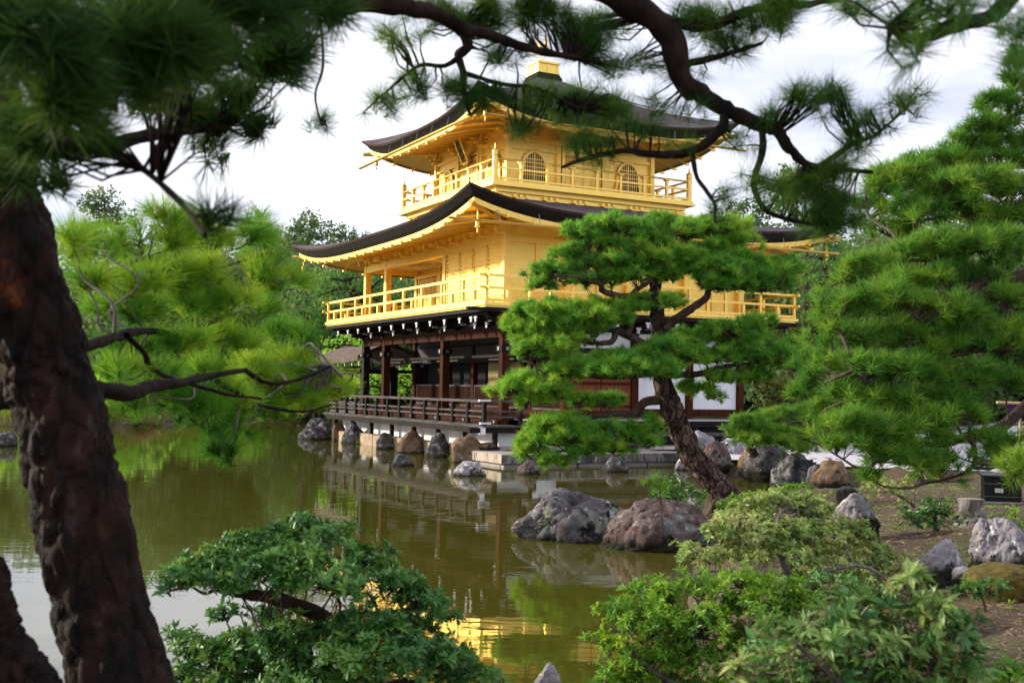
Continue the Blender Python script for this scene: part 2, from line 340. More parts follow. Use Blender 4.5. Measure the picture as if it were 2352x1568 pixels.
PINE_SUN = leafmat('pine_needles_sunlit', [(.010, .042, .006), (.030, .105, .010), (.068, .165, .013), (.155, .215, .016)], nscale=1.1, trans=.36, gain=2.03)
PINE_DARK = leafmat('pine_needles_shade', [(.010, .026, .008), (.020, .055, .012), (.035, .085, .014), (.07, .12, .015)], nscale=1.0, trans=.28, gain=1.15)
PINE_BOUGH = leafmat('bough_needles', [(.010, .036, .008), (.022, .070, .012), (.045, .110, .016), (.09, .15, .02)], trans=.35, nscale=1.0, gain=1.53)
PINE_FAR = leafmat('far_pine_needles', [(.014, .042, .014), (.028, .080, .020), (.050, .115, .022), (.085, .15, .025)], nscale=.35, gain=2.15)
PINE_PALE = leafmat('pale_pine_needles', [(.04, .11, .014), (.08, .19, .02), (.14, .26, .025), (.20, .30, .035)], nscale=.4, gain=2.15)
LEAF_FAR = leafmat('far_leaves', [(.020, .040, .018), (.040, .075, .026), (.065, .105, .034), (.10, .13, .05)], nscale=.25, gain=1.81)
LEAF_OLIVE = leafmat('olive_leaves', [(.05, .07, .015), (.09, .12, .02), (.13, .14, .025), (.20, .15, .04)], nscale=.3)
LEAF_DARK = leafmat('glossy_dark_leaves', [(.010, .038, .010), (.020, .070, .014), (.040, .110, .018), (.085, .15, .025)], trans=.22, rough=.42, spec=.42, nscale=2.2, gain=2.23)
LEAF_AZ = leafmat('bright_azalea_leaves', [(.030, .090, .010), (.060, .16, .014), (.12, .25, .018), (.22, .33, .025)], trans=.35, rough=.45, spec=.35, nscale=2.0, gain=1.52)
LEAF_PALE = leafmat('pale_young_leaves', [(.050, .105, .025), (.11, .175, .040), (.20, .255, .070), (.31, .31, .13)], trans=.32, rough=.42, spec=.4, nscale=2.0, gain=1.85)
LEAF_MIX = leafmat('mixed_pieris_leaves', [(.016, .065, .020), (.035, .11, .025), (.09, .17, .035), (.19, .24, .075)], trans=.28, rough=.35, spec=.45, nscale=2.6, gain=1.96)
REED = leafmat('reed_blades', [(.06, .12, .015), (.12, .20, .02), (.20, .28, .03), (.30, .32, .06)], nscale=.5)
STRAW = leafmat('dry_grass', [(.22, .14, .05), (.30, .21, .08), (.40, .30, .13)], nscale=2)
# ------------------------------------------------------------------ the pavilion's own axes: x along the right face, y along the left face
BANG = 27.8; BC = Vector((-.22, 33.4, 0))
VX = Vector((math.cos(R(BANG)), math.sin(R(BANG)), 0)); UY = Vector((-math.sin(R(BANG)), math.cos(R(BANG)), 0))
def L2W(x, y, z=0.0): return BC + VX * x + UY * y + Vector((0, 0, z))
def l2(x, y): p = L2W(x, y); return (p.x, p.y)

# ------------------------------------------------------------------ ground and pond
POND = [(-90, 4.0), (-9, 4.3), (-4, 4.6), (-1.2, 5.0), (.3, 5.7), (1.1, 7.2), (1.5, 10), (2.0, 13.0), (2.5, 15.2), (2.9, 17.0), (2.9, 18.9), (3.6, 20.2), (5.2, 20.8), (7.2, 21.2),
        (9.4, 22.0), (9.8, 23.4), (8.6, 25.4), (7.4, 26.8), (5.9, 27.8), (4.9, 29.0), l2(4.2, -2.3), l2(-1.2, -2.5), l2(-1.25, -1.3), l2(-.55, -.9), l2(-.55, 13.2), l2(1.5, 15.0), (-5.2, 52), (-6.0, 60), (-10, 66),
        (-14.5, 68.5), (-16.3, 66), (-16.8, 58), (-17.6, 53.2), (-20, 51.5), (-26, 50.5), (-40, 48), (-90, 40)]
def sdist(X, Y, poly):
    P = np.array(poly, float); d = np.full(X.shape, 1e9); ins = np.zeros(X.shape, bool)
    for i in range(len(P)):
        a = P[i]; b = P[(i + 1) % len(P)]; e = b - a; wx = X - a[0]; wy = Y - a[1]
        t = np.clip((wx * e[0] + wy * e[1]) / (e @ e), 0, 1)
        d = np.minimum(d, np.hypot(wx - e[0] * t, wy - e[1] * t))
        c = ((a[1] <= Y) & (Y < b[1])) | ((b[1] <= Y) & (Y < a[1]))
        with np.errstate(divide='ignore', invalid='ignore'):
            xi = a[0] + (Y - a[1]) / (b[1] - a[1] + 1e-12) * e[0]
        ins ^= c & (X < xi)
    return np.where(ins, -d, d)
def ss(x, a, b):
    t = np.clip((x - a) / (b - a), 0, 1); return t * t * (3 - 2 * t)
def ground_z(X, Y):
    X = np.asarray(X, float); Y = np.asarray(Y, float)
    d = sdist(X, Y, POND)
    nb = .30 + .14 * ss(X, 2, 7) + .20 * ss(X, 6, 12); na = .36 + .35 * ss(X, 1.5, 5) + .2 * ss(X, 5, 10)
    near = na + (nb - na) * ss(Y, 11, 18)
    far = .42 + .9 * ss(X, 11, 30)
    h = near + (far - near) * ss(Y, 21, 26)
    hill = ss(Y + .45 * X, 62, 130) * 7 + ss(-X + .25 * Y, 40, 110) * 3 + ss(X, 20, 80) * 5
    hill = hill * ss(Y, 30, 60)
    h = h + hill + .05 * np.sin(X * 1.7 + Y * .6) * np.cos(Y * 1.3 - X * .4)
    return np.where(d < 0, -.7 * ss(-d, -.05, 1.2) - .03, -.03 + (h + .03) * ss(d, 0, .55))
xs = np.unique(np.concatenate([np.linspace(-140, -20, 40), np.linspace(-20, 14, 170), np.linspace(14, 140, 44)]))
ys = np.unique(np.concatenate([np.linspace(-40, 2, 14), np.linspace(2, 48, 230), np.linspace(48, 80, 60), np.linspace(80, 260, 40)]))
GX, GY = np.meshgrid(xs, ys); GZ = ground_z(GX, GY)
GZ += .02 * np.random.default_rng(3).normal(size=GZ.shape) * (GZ > .1)
nx, ny = len(xs), len(ys)
I = (np.arange(ny - 1)[:, None] * nx + np.arange(nx - 1)[None]).ravel()
SOIL = mat('soil', (.040, .024, .013), (.100, .062, .037), scale=1.3, rough=1, bump=.8, bscale=30,
           extra=[((.060, .068, .014), .55, .50, .1), ((.21, .16, .11), 26, .56, .05), ((.04, .028, .018), 9, .60, .08)], detail=8)
g = npmesh('ground', np.stack([GX.ravel(), GY.ravel(), GZ.ravel()], 1), np.stack([I, I + 1, I + nx + 1, I + nx], 1), SOIL, smooth=True)
tag(g, kind='structure')

def water_mat():
    m = bpy.data.materials.new('pond_water'); m.use_nodes = True; t = m.node_tree; b = t.nodes['Principled BSDF']
    b.inputs['Base Color'].default_value = (.074, .070, .009, 1); b.inputs['Roughness'].default_value = .025; b.inputs['IOR'].default_value = 1.74
    tc = N(t, 'ShaderNodeTexCoord'); mp = N(t, 'ShaderNodeMapping'); mp.inputs['Scale'].default_value = (1.0, 2.2, 1)
    n1 = N(t, 'ShaderNodeTexNoise'); n1.inputs['Scale'].default_value = .8; n1.inputs['Detail'].default_value = 3; n1.inputs['Roughness'].default_value = .5
    n2 = N(t, 'ShaderNodeTexNoise'); n2.inputs['Scale'].default_value = 9; n2.inputs['Detail'].default_value = 2
    n3 = N(t, 'ShaderNodeTexNoise'); n3.inputs['Scale'].default_value = .12; n3.inputs['Detail'].default_value = 2
    for n in (n1, n2): t.links.new(mp.outputs[0], n.inputs['Vector'])
    t.links.new(tc.outputs['Object'], mp.inputs[0]); t.links.new(tc.outputs['Object'], n3.inputs['Vector'])
    r = N(t, 'ShaderNodeMapRange'); r.inputs[1].default_value = .42; r.inputs[2].default_value = .62; t.links.new(n3.outputs['Fac'], r.inputs[0])
    mu = N(t, 'ShaderNodeMath', operation='MULTIPLY'); t.links.new(r.outputs[0], mu.inputs[0]); t.links.new(n2.outputs['Fac'], mu.inputs[1])
    ma = N(t, 'ShaderNodeMath', operation='MULTIPLY_ADD'); ma.inputs[1].default_value = .12; t.links.new(mu.outputs[0], ma.inputs[0]); t.links.new(n1.outputs['Fac'], ma.inputs[2])
    bp = N(t, 'ShaderNodeBump'); bp.inputs['Strength'].default_value = .028; bp.inputs['Distance'].default_value = .12
    t.links.new(ma.outputs[0], bp.inputs['Height']); t.links.new(bp.outputs[0], b.inputs['Normal'])
    return m
wm = MB(); wm.add([(-140, 1, 0), (60, 1, 0), (60, 80, 0), (-140, 80, 0)], [(0, 1, 2, 3)])
tag(wm.build('pond_water', water_mat()), kind='structure')

# pale gravel yard at the right of the pavilion and the path under the right-hand pines
GRAVEL = mat('pale_gravel', (.50, .48, .50), (.66, .64, .66), scale=30, rough=1, bump=.6, bscale=70)
def sheet(name, poly, mt, dz=.012, step=.6):
    P = np.array(poly); x0, y0 = P.min(0); x1, y1 = P.max(0)
    gx = np.arange(x0, x1 + step, step); gy = np.arange(y0, y1 + step, step); X, Y = np.meshgrid(gx, gy)
    n = len(gx); J = (np.arange(len(gy) - 1)[:, None] * n + np.arange(n - 1)[None]).ravel()
    cx = (X.ravel()[J] + step / 2); cy = Y.ravel()[J] + step / 2; J = J[sdist(cx, cy, poly) < 0]
    return npmesh(name, np.stack([X.ravel(), Y.ravel(), np.maximum(ground_z(X, Y).ravel(), .36) + dz], 1), np.stack([J, J + 1, J + n + 1, J + n], 1), mt, smooth=True)
tag(sheet('gravel_yard', [l2(2.0, -1.7), l2(4.9, -2.6), (5.3, 29.1), (6.2, 28.0), (7.7, 27.1), (9.2, 25.6), (12, 25), (26, 30), (22, 50), l2(10.5, 2), l2(10.5, -1.7)], GRAVEL, .03), kind='structure')

G1 = 'rocks standing in the pond'; G2 = 'rocks along the foot of the pavilion'; G3 = 'rocks of the right-hand pond edge'; G4 = 'rocks on the right bank'
# ------------------------------------------------------------------ rocks
def rock(label, cx, base, wpx, hpx, m, d=None, z=0.0, deep=.8, seed=1, sub=4, sharp=.45, name='boulder', lean=0.0, group=None, peak=0.0, sink=.25, prof=None):
    """a boulder whose foot stands at pixel (cx, base) on height z, wpx wide and hpx high"""
    if group == G2:
        wpx *= 1.2; hpx *= 1.18; r9 = random.Random(seed); prof = [(-1, r9.uniform(.5, .8)), (-.55, r9.uniform(.75, 1)), (-.1, r9.uniform(.85, 1)), (.3, r9.uniform(.85, 1.0)), (.7, r9.uniform(.6, .95)), (1, r9.uniform(.45, .8))]
    if group == G3:
        hpx *= 1.16; wpx *= 1.30; prof = [(-1, .72), (-.6, .9), (-.2, 1.0), (.2, .93), (.6, 1.0), (1, .7)]
    p = onz(cx, base, z) if d is None else at(cx, base, d)
    d = p.y; W = pxm(wpx, d); H = pxm(hpx, d); D = W * deep
    p = Vector((p.x, p.y + D * .45, p.z))
    bm = bmesh.new(); bmesh.ops.create_icosphere(bm, subdivisions=sub, radius=1.0)
    off = Vector((seed * 7.31, seed * 3.17, seed * 1.9))
    planes = []
    rr = random.Random(seed)
    for k in range(14):
        v = Vector((rr.uniform(-1, 1), rr.uniform(-1, 1), rr.uniform(-.3, 1))).normalized(); planes.append((v, rr.uniform(.55, .92)))
    for v in bm.verts:
        n = v.co.normalized(); r = 1.0
        for pv, pd in planes:
            c = n.dot(pv)
            if c > 1e-3: r = min(r, pd / c + .02)
        r = 1 + (r - 1) * min(1, sharp * 2)
        r += .20 * sharp * mnoise.fractal(n * 1.5 + off, .9, 2.1, 4) + .07 * mnoise.fractal(n * 5 + off, .8, 2.2, 4)
        r -= .09 * sharp * abs(mnoise.noise(n * 3.2 + off * 2))
        v.co = n * r
    bx = [v.co.x for v in bm.verts]; bz = [v.co.z for v in bm.verts]; by = [v.co.y for v in bm.verts]
    ex = max(bx) - min(bx); ezt = max(bz); ey = max(by) - min(by); mxx = (max(bx) + min(bx)) / 2; mxy = (max(by) + min(by)) / 2
    if prof is None:
        pr = random.Random(seed + 99); k0 = pr.uniform(-.5, .5)
        prof = [(-1, pr.uniform(.45, .7)), (-.6, pr.uniform(.65, .95)), (k0 - .12, pr.uniform(.85, 1)), (k0 + .12, 1.0), (.65, pr.uniform(.65, .95)), (1, pr.uniform(.4, .7))]
    PX, PH = zip(*prof)
    for v in bm.verts:
        x = (v.co.x - mxx) / ex * 2; y = (v.co.y - mxy) / ey; zz = v.co.z
        if zz > 0: zz = (zz / ezt) ** .58 * H * float(np.interp(x, PX, PH))
        else: zz = zz * max(sink, H * .4)
        v.co = (x * W * .51 + lean * max(zz, 0), y * D, zz)
    bm.normal_update()
    o2 = off * 1.7; S_ = 2.4 / max(W, .05); A = .042 * min(W, H * 2)
    for v in bm.verts:
        q = v.co * S_ + o2
        h = mnoise.fractal(q * 1.3, .8, 2.1, 5) - .9 * abs(mnoise.noise(q * 2.3)) - .5 * abs(mnoise.noise(q * 5.1))
        v.co += v.normal * A * (h + .5) * (.5 + sharp)
    me = bpy.data.meshes.new(name); bm.to_mesh(me); bm.free()
    for q in me.polygons: q.use_smooth = True
    me.materials.append(m); o = link(bpy.data.objects.new(name, me)); o.location = p
    return tag(o, label, 'rock', group)
rock('large grey lichen-spotted boulder in the pond with a jagged peak', 1330, 1246, 336, 130, ROCK_GREY, seed=5, sub=6, sharp=.5, deep=.75, group=G1, prof=[(-1, .25), (-.8, .42), (-.5, .66), (-.3, .88), (0, .86), (.3, .88), (.55, .98), (.68, 1.06), (.8, .95), (.92, .6), (1, .4)])
rock('low reddish-brown boulder beside the largest grey rock', 1520, 1258, 262, 104, ROCK_RED, d=14.9, seed=12, sub=6, sharp=.22, deep=.8, group=G1, prof=[(-1, .5), (-.7, .85), (-.4, .98), (-.1, 1), (.3, .98), (.7, .9), (1, .6)])
rock('small dark rock alone in the water below the foundation', 923, 1071, 54, 29, ROCK_DARK, seed=3, sharp=.35, group=G1)
rock('pale crusted rock in the water before the stone landing', 1078, 1094, 76, 37, ROCK_PALE, seed=4, sharp=.35, group=G1)
rock('small red and grey rock below the dark corner of the landing', 1213, 1090, 56, 34, ROCK_RED, seed=6, group=G1)
rock('grey rock in the water under the lowest pine boughs', 1414, 1085, 62, 38, ROCK_DARK, seed=8, group=G1)
rock('small pale rock in the water just left of the pine trunk', 1570, 1080, 32, 30, ROCK_PALE, seed=9, group=G3)
rock('tall pale rock right behind the middle of the leaning trunk', 1618, 1066, 62, 66, ROCK_PALE, d=28.3, seed=10, group=G3)
rock('rounded brown rock peeping out behind the tall pale rock', 1648, 1072, 54, 54, ROCK_RED, d=28.0, seed=11, sharp=.25, group=G3)
rock('biggest pale blotched boulder of the far channel edge', 1688, 1082, 86, 68, ROCK_PALE, seed=13, group=G3, sub=5)
rock('squared pinkish block wedged between two boulders of the channel edge', 1732, 1080, 50, 52, ROCK_TAN, d=27.3, seed=14, sharp=.6, group=G3)
rock('broad dark boulder under the low round pine', 1778, 1088, 92, 62, ROCK_GREY, d=26.6, seed=15, group=G3)
rock('low rusty rock at the water in front of a dark boulder', 1766, 1092, 44, 18, ROCK_TAN, seed=16, group=G3)
rock('dark steep rock behind the pale shrub at the channel end', 1840, 1118, 96, 68, ROCK_DARK, seed=17, group=G3, sub=5)
rock('brown rock half hidden under the overhanging right-hand needles', 1916, 1114, 70, 50, ROCK_TAN, d=23.5, seed=18, group=G3)
rock('small tan stone between the broad dark boulder and the dark steep rock', 1812, 1096, 40, 34, ROCK_TAN, d=26.0, seed=51, group=G3)
rock('small grey stone between the dark steep rock and the brown rock at the channel end', 1882, 1114, 44, 40, ROCK_GREY, d=23.8, seed=52, group=G3)
for a in [('dark rock topmost of the heap at the far end of the foundation', 722, 985, 42, 24, ROCK_DARK, 21, None),
          ('long grey rock leftmost at the far end of the foundation', 716, 1010, 60, 29, ROCK_DARK, 22, None),
          ('ridged grey rock between the leftmost rock and the tan one', 750, 1008, 46, 33, ROCK_GREY, 23, None),
          ('narrow tan rock under the far end of the deck', 778, 1012, 28, 38, ROCK_TAN, 24, None),
          ('dark pointed rock leaning against the white base wall', 813, 1019, 54, 43, ROCK_DARK, 25, None),
          ('blocky grey rock, first one standing along the beige wall', 886, 1031, 40, 36, ROCK_GREY, 26, None),
          ('brown-grey slanting rock in the middle of the beige wall', 946, 1041, 60, 48, ROCK_TAN, 27, None),
          ('steep blue-grey rock cutting through the beige wall', 1006, 1050, 50, 52, ROCK_DARK, 28, None),
          ('tall tan rock beside the stone landing', 1076, 1064, 68, 58, ROCK_TAN, 29, None)]:
    rock(a[0], a[1], a[2], a[3], a[4], a[5], seed=a[6], group=G2, sharp=.42, deep=.7)
rock('flat brown stone at the foot of the corner deck post', 1119, 1031, 46, 14, ROCK_TAN, d=31.7, seed=30, group=G2, sharp=.2)
rock('pale lavender boulder behind the pale-leaved shrub', 1972, 1206, 112, 70, ROCK_PALE, d=11.6, seed=31, group=G4, sub=5)
rock('big white crusted boulder at the right edge', 2322, 1300, 146, 108, ROCK_PALE, d=9.4, seed=33, group=G4, sub=6, sharp=.5)
rock('slanting white and brown rock lower left of the big white boulder', 2174, 1322, 104, 82, ROCK_PALE, d=9.0, seed=34, group=G4, sub=5, lean=.35, sharp=.5)
rock('small white-topped purple rock beside the moss mound', 2228, 1336, 70, 32, ROCK_PALE, d=8.7, seed=35, group=G4)
rock('flat dark rock on the soil above the pale-leaved shrub', 1949, 1133, 48, 17, ROCK_DARK, d=15.8, seed=36, group=G4)
rock('rock cropped by the lower frame edge between the two shrub masses', 1262, 1600, 84, 74, ROCK_PALE, d=6.6, seed=37, sub=5, group=G4)
rock('small brown rock under the foot of the leaning pine', 1655, 1166, 36, 26, ROCK_RED, d=17.6, seed=38, group=G4, sharp=.25)
mo = rock('low mound of golden moss below the big white boulder', 2345, 1350, 200, 46, MOSS, d=8.2, seed=39, sub=5, sharp=.12, name='moss_mound'); mo['category'] = 'moss'
G5 = 'rocks on the far bank'
rock('pale upright rock, left one of the pair by the dry grass', 308, 964, 28, 24, ROCK_PALE, seed=41, sub=3, group=G5)
rock('pale rock with a dark side, right one of the pair by the dry grass', 358, 966, 40, 21, ROCK_PALE, seed=42, sub=3, group=G5)
rock('low pale rock at the water farther right of the dry grass', 422, 966, 44, 12, ROCK_PALE, seed=43, sub=3, group=G5)
rock('dark mossy rock in the water at the left frame edge', -8, 1026, 74, 36, ROCK_DARK, seed=44, sub=4, group=G5)
rock('flat pale rock of the far shore at the left frame edge', 22, 956, 40, 16, ROCK_PALE, d=56, seed=45, sub=3, group=G5)
rock('brown rock on the far shore among the reeds', 690, 952, 44, 10, ROCK_TAN, d=66, seed=46, sub=3, group=G5)

def onground(px, py):
    r = ray(px, py)
    for d in np.arange(3, 60, .05):
        p = Vector((0, 0, CAMH)) + r * (d / r.y)
        if p.z < float(ground_z(p.x, p.y)): return p
    return p
# ------------------------------------------------------------------ the golden pavilion
WX, LY = 8.7, 11.5
pav = thing('golden_pavilion', 'three-storey golden temple pavilion with dark shingled roofs standing at the pond', 'temple', BC, R(BANG))
CX, CY = WX / 2, LY / 2
def sidept(side, s, hx, hy):
    return ((-hx, s * hy), (s * hx, -hy), (hx, s * hy), (s * hx, hy))[side]
def roof(name, hx0, hy0, z0, hx1, hy1, ze, lift, p, ns=40, nr=14, pw=3.2, th=.34):
    """curved four-sided roof: top, edge and rim are separate parts"""
    top = MB(); edge = MB(); rim = MB(); fas = MB()
    def zt(s, r): return z0 + (ze - z0) * (1 - (1 - r) ** p) + lift * abs(s) ** pw * r ** 2.4
    S = np.sign(np.linspace(-1, 1, ns + 1)) * np.abs(np.linspace(-1, 1, ns + 1)) ** .8
    for side in range(4):
        rows = []
        for i in range(nr + 1):
            r = i / nr; hx = hx0 + (hx1 - hx0) * r; hy = hy0 + (hy1 - hy0) * r
            rows.append([(CX + sidept(side, s, hx, hy)[0], CY + sidept(side, s, hx, hy)[1], zt(s, r)) for s in S])
        top.grid(rows, flip=side in (1, 2))
        def band(mb, e0, dz0, e1, dz1):
            ra = []; rb = []
            for s in S:
                x, y = sidept(side, s, hx1 - e0, hy1 - e0); ra.append((CX + x, CY + y, zt(s, 1) - dz0))
                x, y = sidept(side, s, hx1 - e1, hy1 - e1); rb.append((CX + x, CY + y, zt(s, 1) - dz1))
            mb.grid([ra, rb], flip=side in (1, 2))
        band(rim, 0, 0, .02, .07); band(edge, .02, .07, .16, th); band(edge, .16, th, .26, .345)
        band(fas, .26, .345, .27, .50); band(fas, .27, .50, .34, .50)
    top.build(name, THATCH, pav, smooth=True); rim.build(name + '_rim', THRIM, pav); edge.build(name + '_edge', THEDGE, pav); fas.build('eaves_board', GOLD, pav)
    return zt
def soffit(hx0, hy0, zi, hx1, hy1, zt, spacing, e_in=.30, dz=.46, rw=.075, name='eaves_soffit'):
    mb = MB(); ra = MB(); tips = MB(); S = np.linspace(-1, 1, 41); nr = 8
    def zs(s, r): return zi + (zt(s, 1) - dz - zi) * r ** 1.25
    hx1 -= e_in; hy1 -= e_in
    for side in range(4):
        rows = []
        for i in range(nr + 1):
            r = i / nr; hx = hx0 + (hx1 - hx0) * r; hy = hy0 + (hy1 - hy0) * r
            rows.append([(CX + sidept(side, s, hx, hy)[0], CY + sidept(side, s, hx, hy)[1], zs(s, r)) for s in S])
        mb.grid(rows, flip=side in (0, 3))
        along1 = hy1 if side in (0, 2) else hx1; along0 = hy0 if side in (0, 2) else hx0
        n = int(2 * along1 / spacing)
        for k in range(n + 1):
            a = -along1 + .15 + (2 * along1 - .3) * k / n
            r0 = max(0.0, (abs(a) - along0) / (along1 - along0))
            if r0 > .9: continue
            pts = []
            for r in np.linspace(r0, 1.0, 6):
                hx = hx0 + (hx1 - hx0) * r; hy = hy0 + (hy1 - hy0) * r; h = hy if side in (0, 2) else hx
                s = max(-1, min(1, a / h)); x, y = sidept(side, s, hx, hy); pts.append((CX + x, CY + y, zs(s, r)))
            dx, dy = ((0, 1), (1, 0), (0, 1), (1, 0))[side]
            vs = []
            for (x, y, z) in pts:
                vs += [(x - dx * rw / 2, y - dy * rw / 2, z + .01), (x + dx * rw / 2, y + dy * rw / 2, z + .01), (x + dx * rw / 2, y + dy * rw / 2, z - rw * 1.1), (x - dx * rw / 2, y - dy * rw / 2, z - rw * 1.1)]
            fs = []
            for i in range(5):
                b = i * 4
                for q in range(4): fs.append((b + q, b + (q + 1) % 4, b + 4 + (q + 1) % 4, b + 4 + q))
            fs.append((20, 21, 22, 23)); ra.add(vs, fs)
            x, y, z = pts[-1]; ox, oy = ((-1, 0), (0, -1), (1, 0), (0, 1))[side]
            tips.cbox(x + ox * .06, y + oy * .06, z - .05, .07 + .05 * abs(ox), .07 + .05 * abs(oy), .10)
    mb.build(name, GOLD, pav, smooth=True); o = ra.build('rafters', GOLD, pav); o['kind'] = 'stuff'; o = tips.build('rafter_ends', GOLDR, pav); o['kind'] = 'stuff'
    for sx in (-1, 1):
        for sy in (-1, 1):
            hip = MB()
            pts = [(CX + sx * (hx0 + (hx1 + .22 - hx0) * r), CY + sy * (hy0 + (hy1 + .22 - hy0) * r), zs(1, r) - .06) for r in np.linspace(0, 1, 7)]
            hip.tube(pts, .085, 4); hip.build('hip_rafter', GOLD, pav)
    return zs
# --- roofs
E2 = 2.35
zt2 = roof('lower_roof', 3.50, 3.50, 8.16, WX / 2 + E2, LY / 2 + E2, 7.02, .58, 1.22, pw=3.7, th=.26)
zs2 = soffit(WX / 2 - .02, LY / 2 - .02, 7.02, WX / 2 + E2, LY / 2 + E2, zt2, .82)
zt3 = roof('upper_roof', .46, .46, 13.12, 5.0, 5.0, 10.72, .60, 1.15, th=.20)
zs3 = soffit(2.80, 2.80, 10.72, 5.0, 5.0, zt3, .74)
# gutters hung below the eaves, with straps
def gutter(z, side, half, off, ext0, ext1):
    m = MB(); st = MB()
    a0, a1 = -half - ext0, half + ext1
    def P(a, o, zz): x, y = ((-o, a), (a, -o))[side]; return (CX + x, CY + y, zz)
    prof = [(.07 * math.cos(t), -.07 * math.sin(t)) for t in np.linspace(0, math.pi, 7)]
    m.grid([[P(a, off + q[0], z + q[1]) for q in prof] for a in (a0, a1)]); m.grid([[P(a, off + q[0] * .9, z + q[1] * .9) for q in prof] for a in (a0, a1)], flip=True)
    for a in np.arange(-half + .5, half, 1.25): st.tube([P(a, off + .075, z), P(a, off + .02, z + .28), P(a, off - .16, z + .30)], .012, 4)
    o = m.build('gutter', GOLDR, pav); st.build('gutter_straps', MET, o)
gutter(6.63, 1, WX / 2 + 1.9, LY / 2 + E2 - .12, 1.0, .3)
gutter(10.36, 0, 4.55, 4.93, .1, .75); gutter(10.36, 1, 4.5, 4.93, .2, .75)
# wind bells at the corners
for (x, y, z, ln) in ((CX - WX / 2 - 1.85, CY - LY / 2 - 1.85, 6.95, .30), (CX + WX / 2 + 1.95, CY - LY / 2 - 1.95, 6.92, .22), (CX - 4.55, CY + 4.55, 10.78, .24), (CX - 4.5, CY - 4.5, 10.8, .25), (CX - WX / 2 - 1.95, CY + LY / 2 + 1.95, 6.92, .22)):
    b = MB(); b.lathe([(.015, z - ln + .02), (.05, z - ln), (.056, z - ln - .02), (.066, z - ln - .14), (.088, z - ln - .18), (.07, z - ln - .18)], x, y, 10); b.tube([(x, y, z + .1), (x, y, z - ln)], .014, 4)
    b.tube([(x, y, z - ln - .2), (x, y, z - ln - .26)], .010, 4); b.cbox(x, y, z - ln - .29, .05, .012, .07)
    b.build('wind_bell', GOLDR, pav)
# roof cap and phoenix
cap = MB()
for i in range(4): cap.cbox(CX, CY, 13.13 + i * .05, 1.06 - i * .05, 1.06 - i * .05, .046)
cap.build('roof_neck', THEDGE, pav)
cp = MB(); cp.cbox(CX, CY, 13.52, .80, .80, .34); cp.cbox(CX, CY, 13.36, .90, .90, .06); cp.cbox(CX, CY, 13.71, .92, .92, .07)
for sx in (-1, 1):
    for sy in (-1, 1): cp.cbox(CX + sx * .385, CY + sy * .385, 13.53, .08, .08, .29)
cp.cbox(CX - .405, CY, 13.53, .03, .05, .29); cp.cbox(CX, CY - .405, 13.53, .05, .03, .29)
co = cp.build('roof_cap', GOLD, pav)
ph = MB(); px, py, pz = CX, CY, 13.75
ph.lathe([(.16, pz), (.15, pz + .04), (.06, pz + .07)], px, py, 12)
for dy in (-.05, .05): ph.tube([(px + dy, py, pz + .05), (px + dy, py + .02, pz + .22), (px + dy * .8, py - .02, pz + .38)], .018, 5)
body = smooth_path([(px, py + .22, pz + .42, .05), (px, py + .08, pz + .44, .11), (px, py - .08, pz + .50, .12), (px, py - .18, pz + .62, .07), (px, py - .20, pz + .76, .045), (px, py - .25, pz + .83, .05), (px, py - .33, pz + .82, .015)], 4)
ph.tube([tuple(q[:3]) for q in body], [q[3] for q in body], 8)
for sgn in (-1, 1):
    for k in range(6):
        a = R(25 + k * 13); ln = .46 - .03 * k
        r0 = Vector((px + sgn * .08, py - .06 + k * .03, pz + .52)); r1 = r0 + Vector((sgn * math.cos(a) * ln * .6, .10 + .03 * k, math.sin(a) * ln))
        ph.tube([r0, (r0 + r1) / 2 + Vector((sgn * .05, 0, -.02)), r1], [.02, .028, .008], 4)
for k in range(9):
    a = R(10 + k * 9); sp = (k % 3 - 1) * .10
    ph.tube([(px, py + .2, pz + .43), (px + sp * .6, py + .2 + .35 * math.cos(a), pz + .43 + .35 * math.sin(a)), (px + sp, py + .2 + .62 * math.cos(a), pz + .43 + .55 * math.sin(a))], [.02, .03, .012], 4)
ph.build('phoenix_ornament', GOLDR, co)
# chain down the roof hip
ch = MB()
for r in np.linspace(.22, .60, 46):
    x = CX + (.46 + 4.54 * r); z = zt3(-1, r) + .05
    y = CY - (.46 + 4.54 * r); ch.cbox(x, y, z, .05, .05, .035)
ch.build('roof_chain', MET, pav)

# --- third storey
H3 = 2.82; a0, a1 = CX - H3, CX + H3; b0, b1 = CY - H3, CY + H3
w3 = MB(); w3.box(a0 + .03, a1 - .03, b0 + .03, b1 - .03, 8.5, 10.85)
w3.build('third_storey_wall', GOLD, pav)
for (x, y) in [(a0, b0 + H3 * 2 * k / 3) for k in range(4)] + [(a0 + H3 * 2 * k / 3, b0) for k in (1, 2, 3)] + [(a1, b1), (a1, b0 + H3 * 2 / 3), (a1, b0 + H3 * 4 / 3), (a0 + H3 * 2 / 3, b1), (a0 + H3 * 4 / 3, b1)]:
    p = MB(); p.cbox(x, y, 9.7, .17, .17, 2.25); o = p.build('post', GOLDR, pav, bevel=.012)
    c = MB()
    for sx, sy in ((-1, 0), (0, -1), (1, 0), (0, 1)):
        for t in range(3): c.cbox(x + sx * (.12 + .12 * t), y + sy * (.12 + .12 * t), 10.30 + .10 * t, .16, .16, .07)
    c.cbox(x, y, 10.42, .24, .24, .2); c.build('bracket', GOLD, o)
bt = MB()
for z in (8.80, 9.95, 10.22):
    bt.box(a0 - .05, a0 + .02, b0 + .1, b1 - .1, z - .05, z + .05); bt.box(a0 + .1, a1 - .1, b0 - .05, b0 + .02, z - .05, z + .05)
bt.build('wall_rails', GOLDR, pav)
def onface(side, a, out, z):        # a along the face from the near corner, out from the wall
    return (a0 - out, b0 + a, z) if side == 0 else (a0 + a, b0 - out, z)
